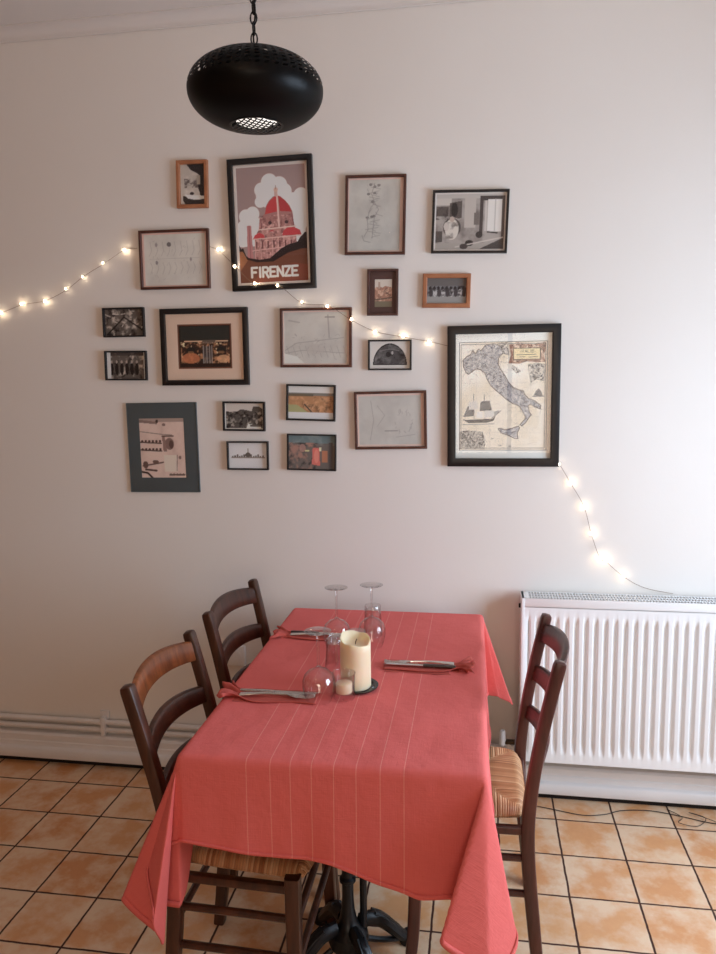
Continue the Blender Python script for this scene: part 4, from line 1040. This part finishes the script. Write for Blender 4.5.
t = thing('tealight_holder', 'small clear glass holder with a cream tealight in front of the candle', 'candle holder', (1.628, -.752, TT))
bm = BM(); lathe(bm, [(0, 0), (.027, 0), (.029, .004), (.030, .064), (.031, .068), (.0292, .068), (.0265, .016), (0, .015)], 24); obj('glass_cup', bm, M_glass, t, smooth=60)
bm = BM(); lathe(bm, [(0, .0165), (.021, .0165), (.0215, .019), (.0215, .040), (.020, .042), (0, .040)], 24); obj('tealight', bm, M_wax, t, smooth=60)

# napkins with cutlery
def napkin_mat():
    m = NT('napkin_linen'); v = m.obj(); n1 = m.noise(v, 12, 4); n2 = m.noise(v, 260, 2)
    base = m.mix(n1, rgb(176, 74, 66), rgb(206, 104, 94)); m.bsdf(base=base, rough=.8, normal=m.bump(m.math('ADD', n2, m.math('MULTIPLY', n1, 2.0)), .35, .002), spec=.2); return m.m
M_nap = napkin_mat()
def place_setting(where, x, y, ang, dark_knife, length=.25, w=.062, seed=0):
    """local +x runs from the bunched outer end towards the middle of the table"""
    r = random.Random(seed)
    t = thing('napkin', f'folded dusty red napkin with a pinched outer end, {where}', 'napkin', (x, y, TT), (0, 0, ang), 'napkins on the tablecloth')
    bm = BM()
    def fn(u, v):
        xx = length*u; pin = math.exp(-((u-.16)/.10)**2)       # pinched waist
        wd = w*(1-.42*pin)*(1-.12*u)
        if u < .12: wd *= 1+.5*(.12-u)/.12
        a = 2*v-1; am = .016*math.exp(-(u/.17)**2)
        z = .0025+am*(.62+.45*math.sin(v*19+seed)+.25*math.sin(v*37+u*20))+.0022*math.sin(v*9+u*4+seed)*(1-u)+.0016
        if u < .05: xx += .010*math.sin(v*14+seed)
        return (xx, a*wd/2+.004*math.sin(u*9+seed), max(.0012, z))
    grid(bm, 40, 40, fn); o = obj('cloth_fold', bm, M_nap, t, smooth=True); md = o.modifiers.new('thickness', 'SOLIDIFY'); md.thickness = .0022; md.offset = -.0
    # under layer, a little wider
    bm = BM(); grid(bm, 24, 8, lambda u, v: (length*(.14+.84*u), (2*v-1)*w*.56*(1-.1*u)+.006, .0014+.0006*math.sin(u*8+v*5))); obj('under_fold', bm, M_nap, t, smooth=True)
    ca, sa = math.cos(ang), math.sin(ang)
    def at(lx, ly): return (x+ca*lx-sa*ly, y+sa*lx+ca*ly, TT+.0085)
    gy = 'cutlery laid on napkins'
    k = thing('table_knife', f'table knife with a {"dark brown" if dark_knife else "steel"} handle on the napkin {where}', 'knife', at(.045, .012), (0, 0, ang-.02), gy)
    bm = BM(); P = catmull([(0, 0, .0025), (.03, 0, .003), (.07, 0, .003), (.092, 0, .0025)], 4); sweep(bm, P, rrect(.015, .0065, .003), up=Vector((0, 0, 1)), scales=[(.75+.25*math.sin(min(1, i/6)*PI/2), 1) for i in range(len(P))])
    obj('handle', bm, simple('dark_handle', rgb(48, 26, 22), .3) if dark_knife else M_steel, k)
    bm = BM(); N = 20; R_ = []
    for i in range(N+1):
        u = i/N; xx = .090+.118*u; top = .0075; bot = -.0085*(1-.3*u) if u < .8 else -.0085*(1-.24)+(.0085*.76+.0065)*((u-.8)/.2)**1.8
        R_.append([bm.verts.new((xx, top, .0022)), bm.verts.new((xx, top, .0040)), bm.verts.new((xx, bot, .0032)), bm.verts.new((xx, bot, .0028))])
    for a, b in zip(R_, R_[1:]):
        for j in range(4): bm.faces.new((a[j], a[(j+1) % 4], b[(j+1) % 4], b[j]))
    bm.faces.new(R_[0]); bm.faces.new(R_[-1][::-1]); obj('blade', bm, M_steel, k, smooth=30)
    f = thing('table_fork', f'steel table fork beside the knife on the napkin {where}', 'fork', at(.050, -.012), (0, 0, ang+.03), gy)
    bm = BM(); N = 24
    def wdt(u): return .0095-.0065*math.sin(min(1, u/.62)*PI*.5) if u < .62 else .003+(.0115-.003)*min(1, (u-.62)/.12)
    R_ = []
    for i in range(N+1):
        u = i/N*.78; xx = .200*u; z = .002+.004*math.sin(u*4)*(u < .78); wd = wdt(u); R_.append([bm.verts.new((xx, -wd, z)), bm.verts.new((xx, wd, z)), bm.verts.new((xx, wd*.8, z+.0022)), bm.verts.new((xx, -wd*.8, z+.0022))])
    for a, b in zip(R_, R_[1:]):
        for j in range(4): bm.faces.new((a[j], a[(j+1) % 4], b[(j+1) % 4], b[j]))
    bm.faces.new(R_[0]); bm.faces.new(R_[-1][::-1]); obj('fork_handle', bm, M_steel, f, smooth=50)
    bm = BM()
    for q in range(4):
        yy = -.0096+.0064*q; sweep(bm, catmull([(.154, yy, .0035), (.168, yy, .001), (.184, yy, .0012), (.200, yy, .005)], 4), rrect(.0034, .0018, .0008, 2), up=Vector((0, 0, 1)))
    obj('tines', bm, M_steel, f, smooth=50)
place_setting('at the near left', 1.308, -.777, .02, False, .255, .078, 1)
place_setting('at the far left', 1.328, -.305, -.03, True, .20, .070, 5)
place_setting('at the right', 1.955, -.520, PI+.01, True, .25, .078, 9)
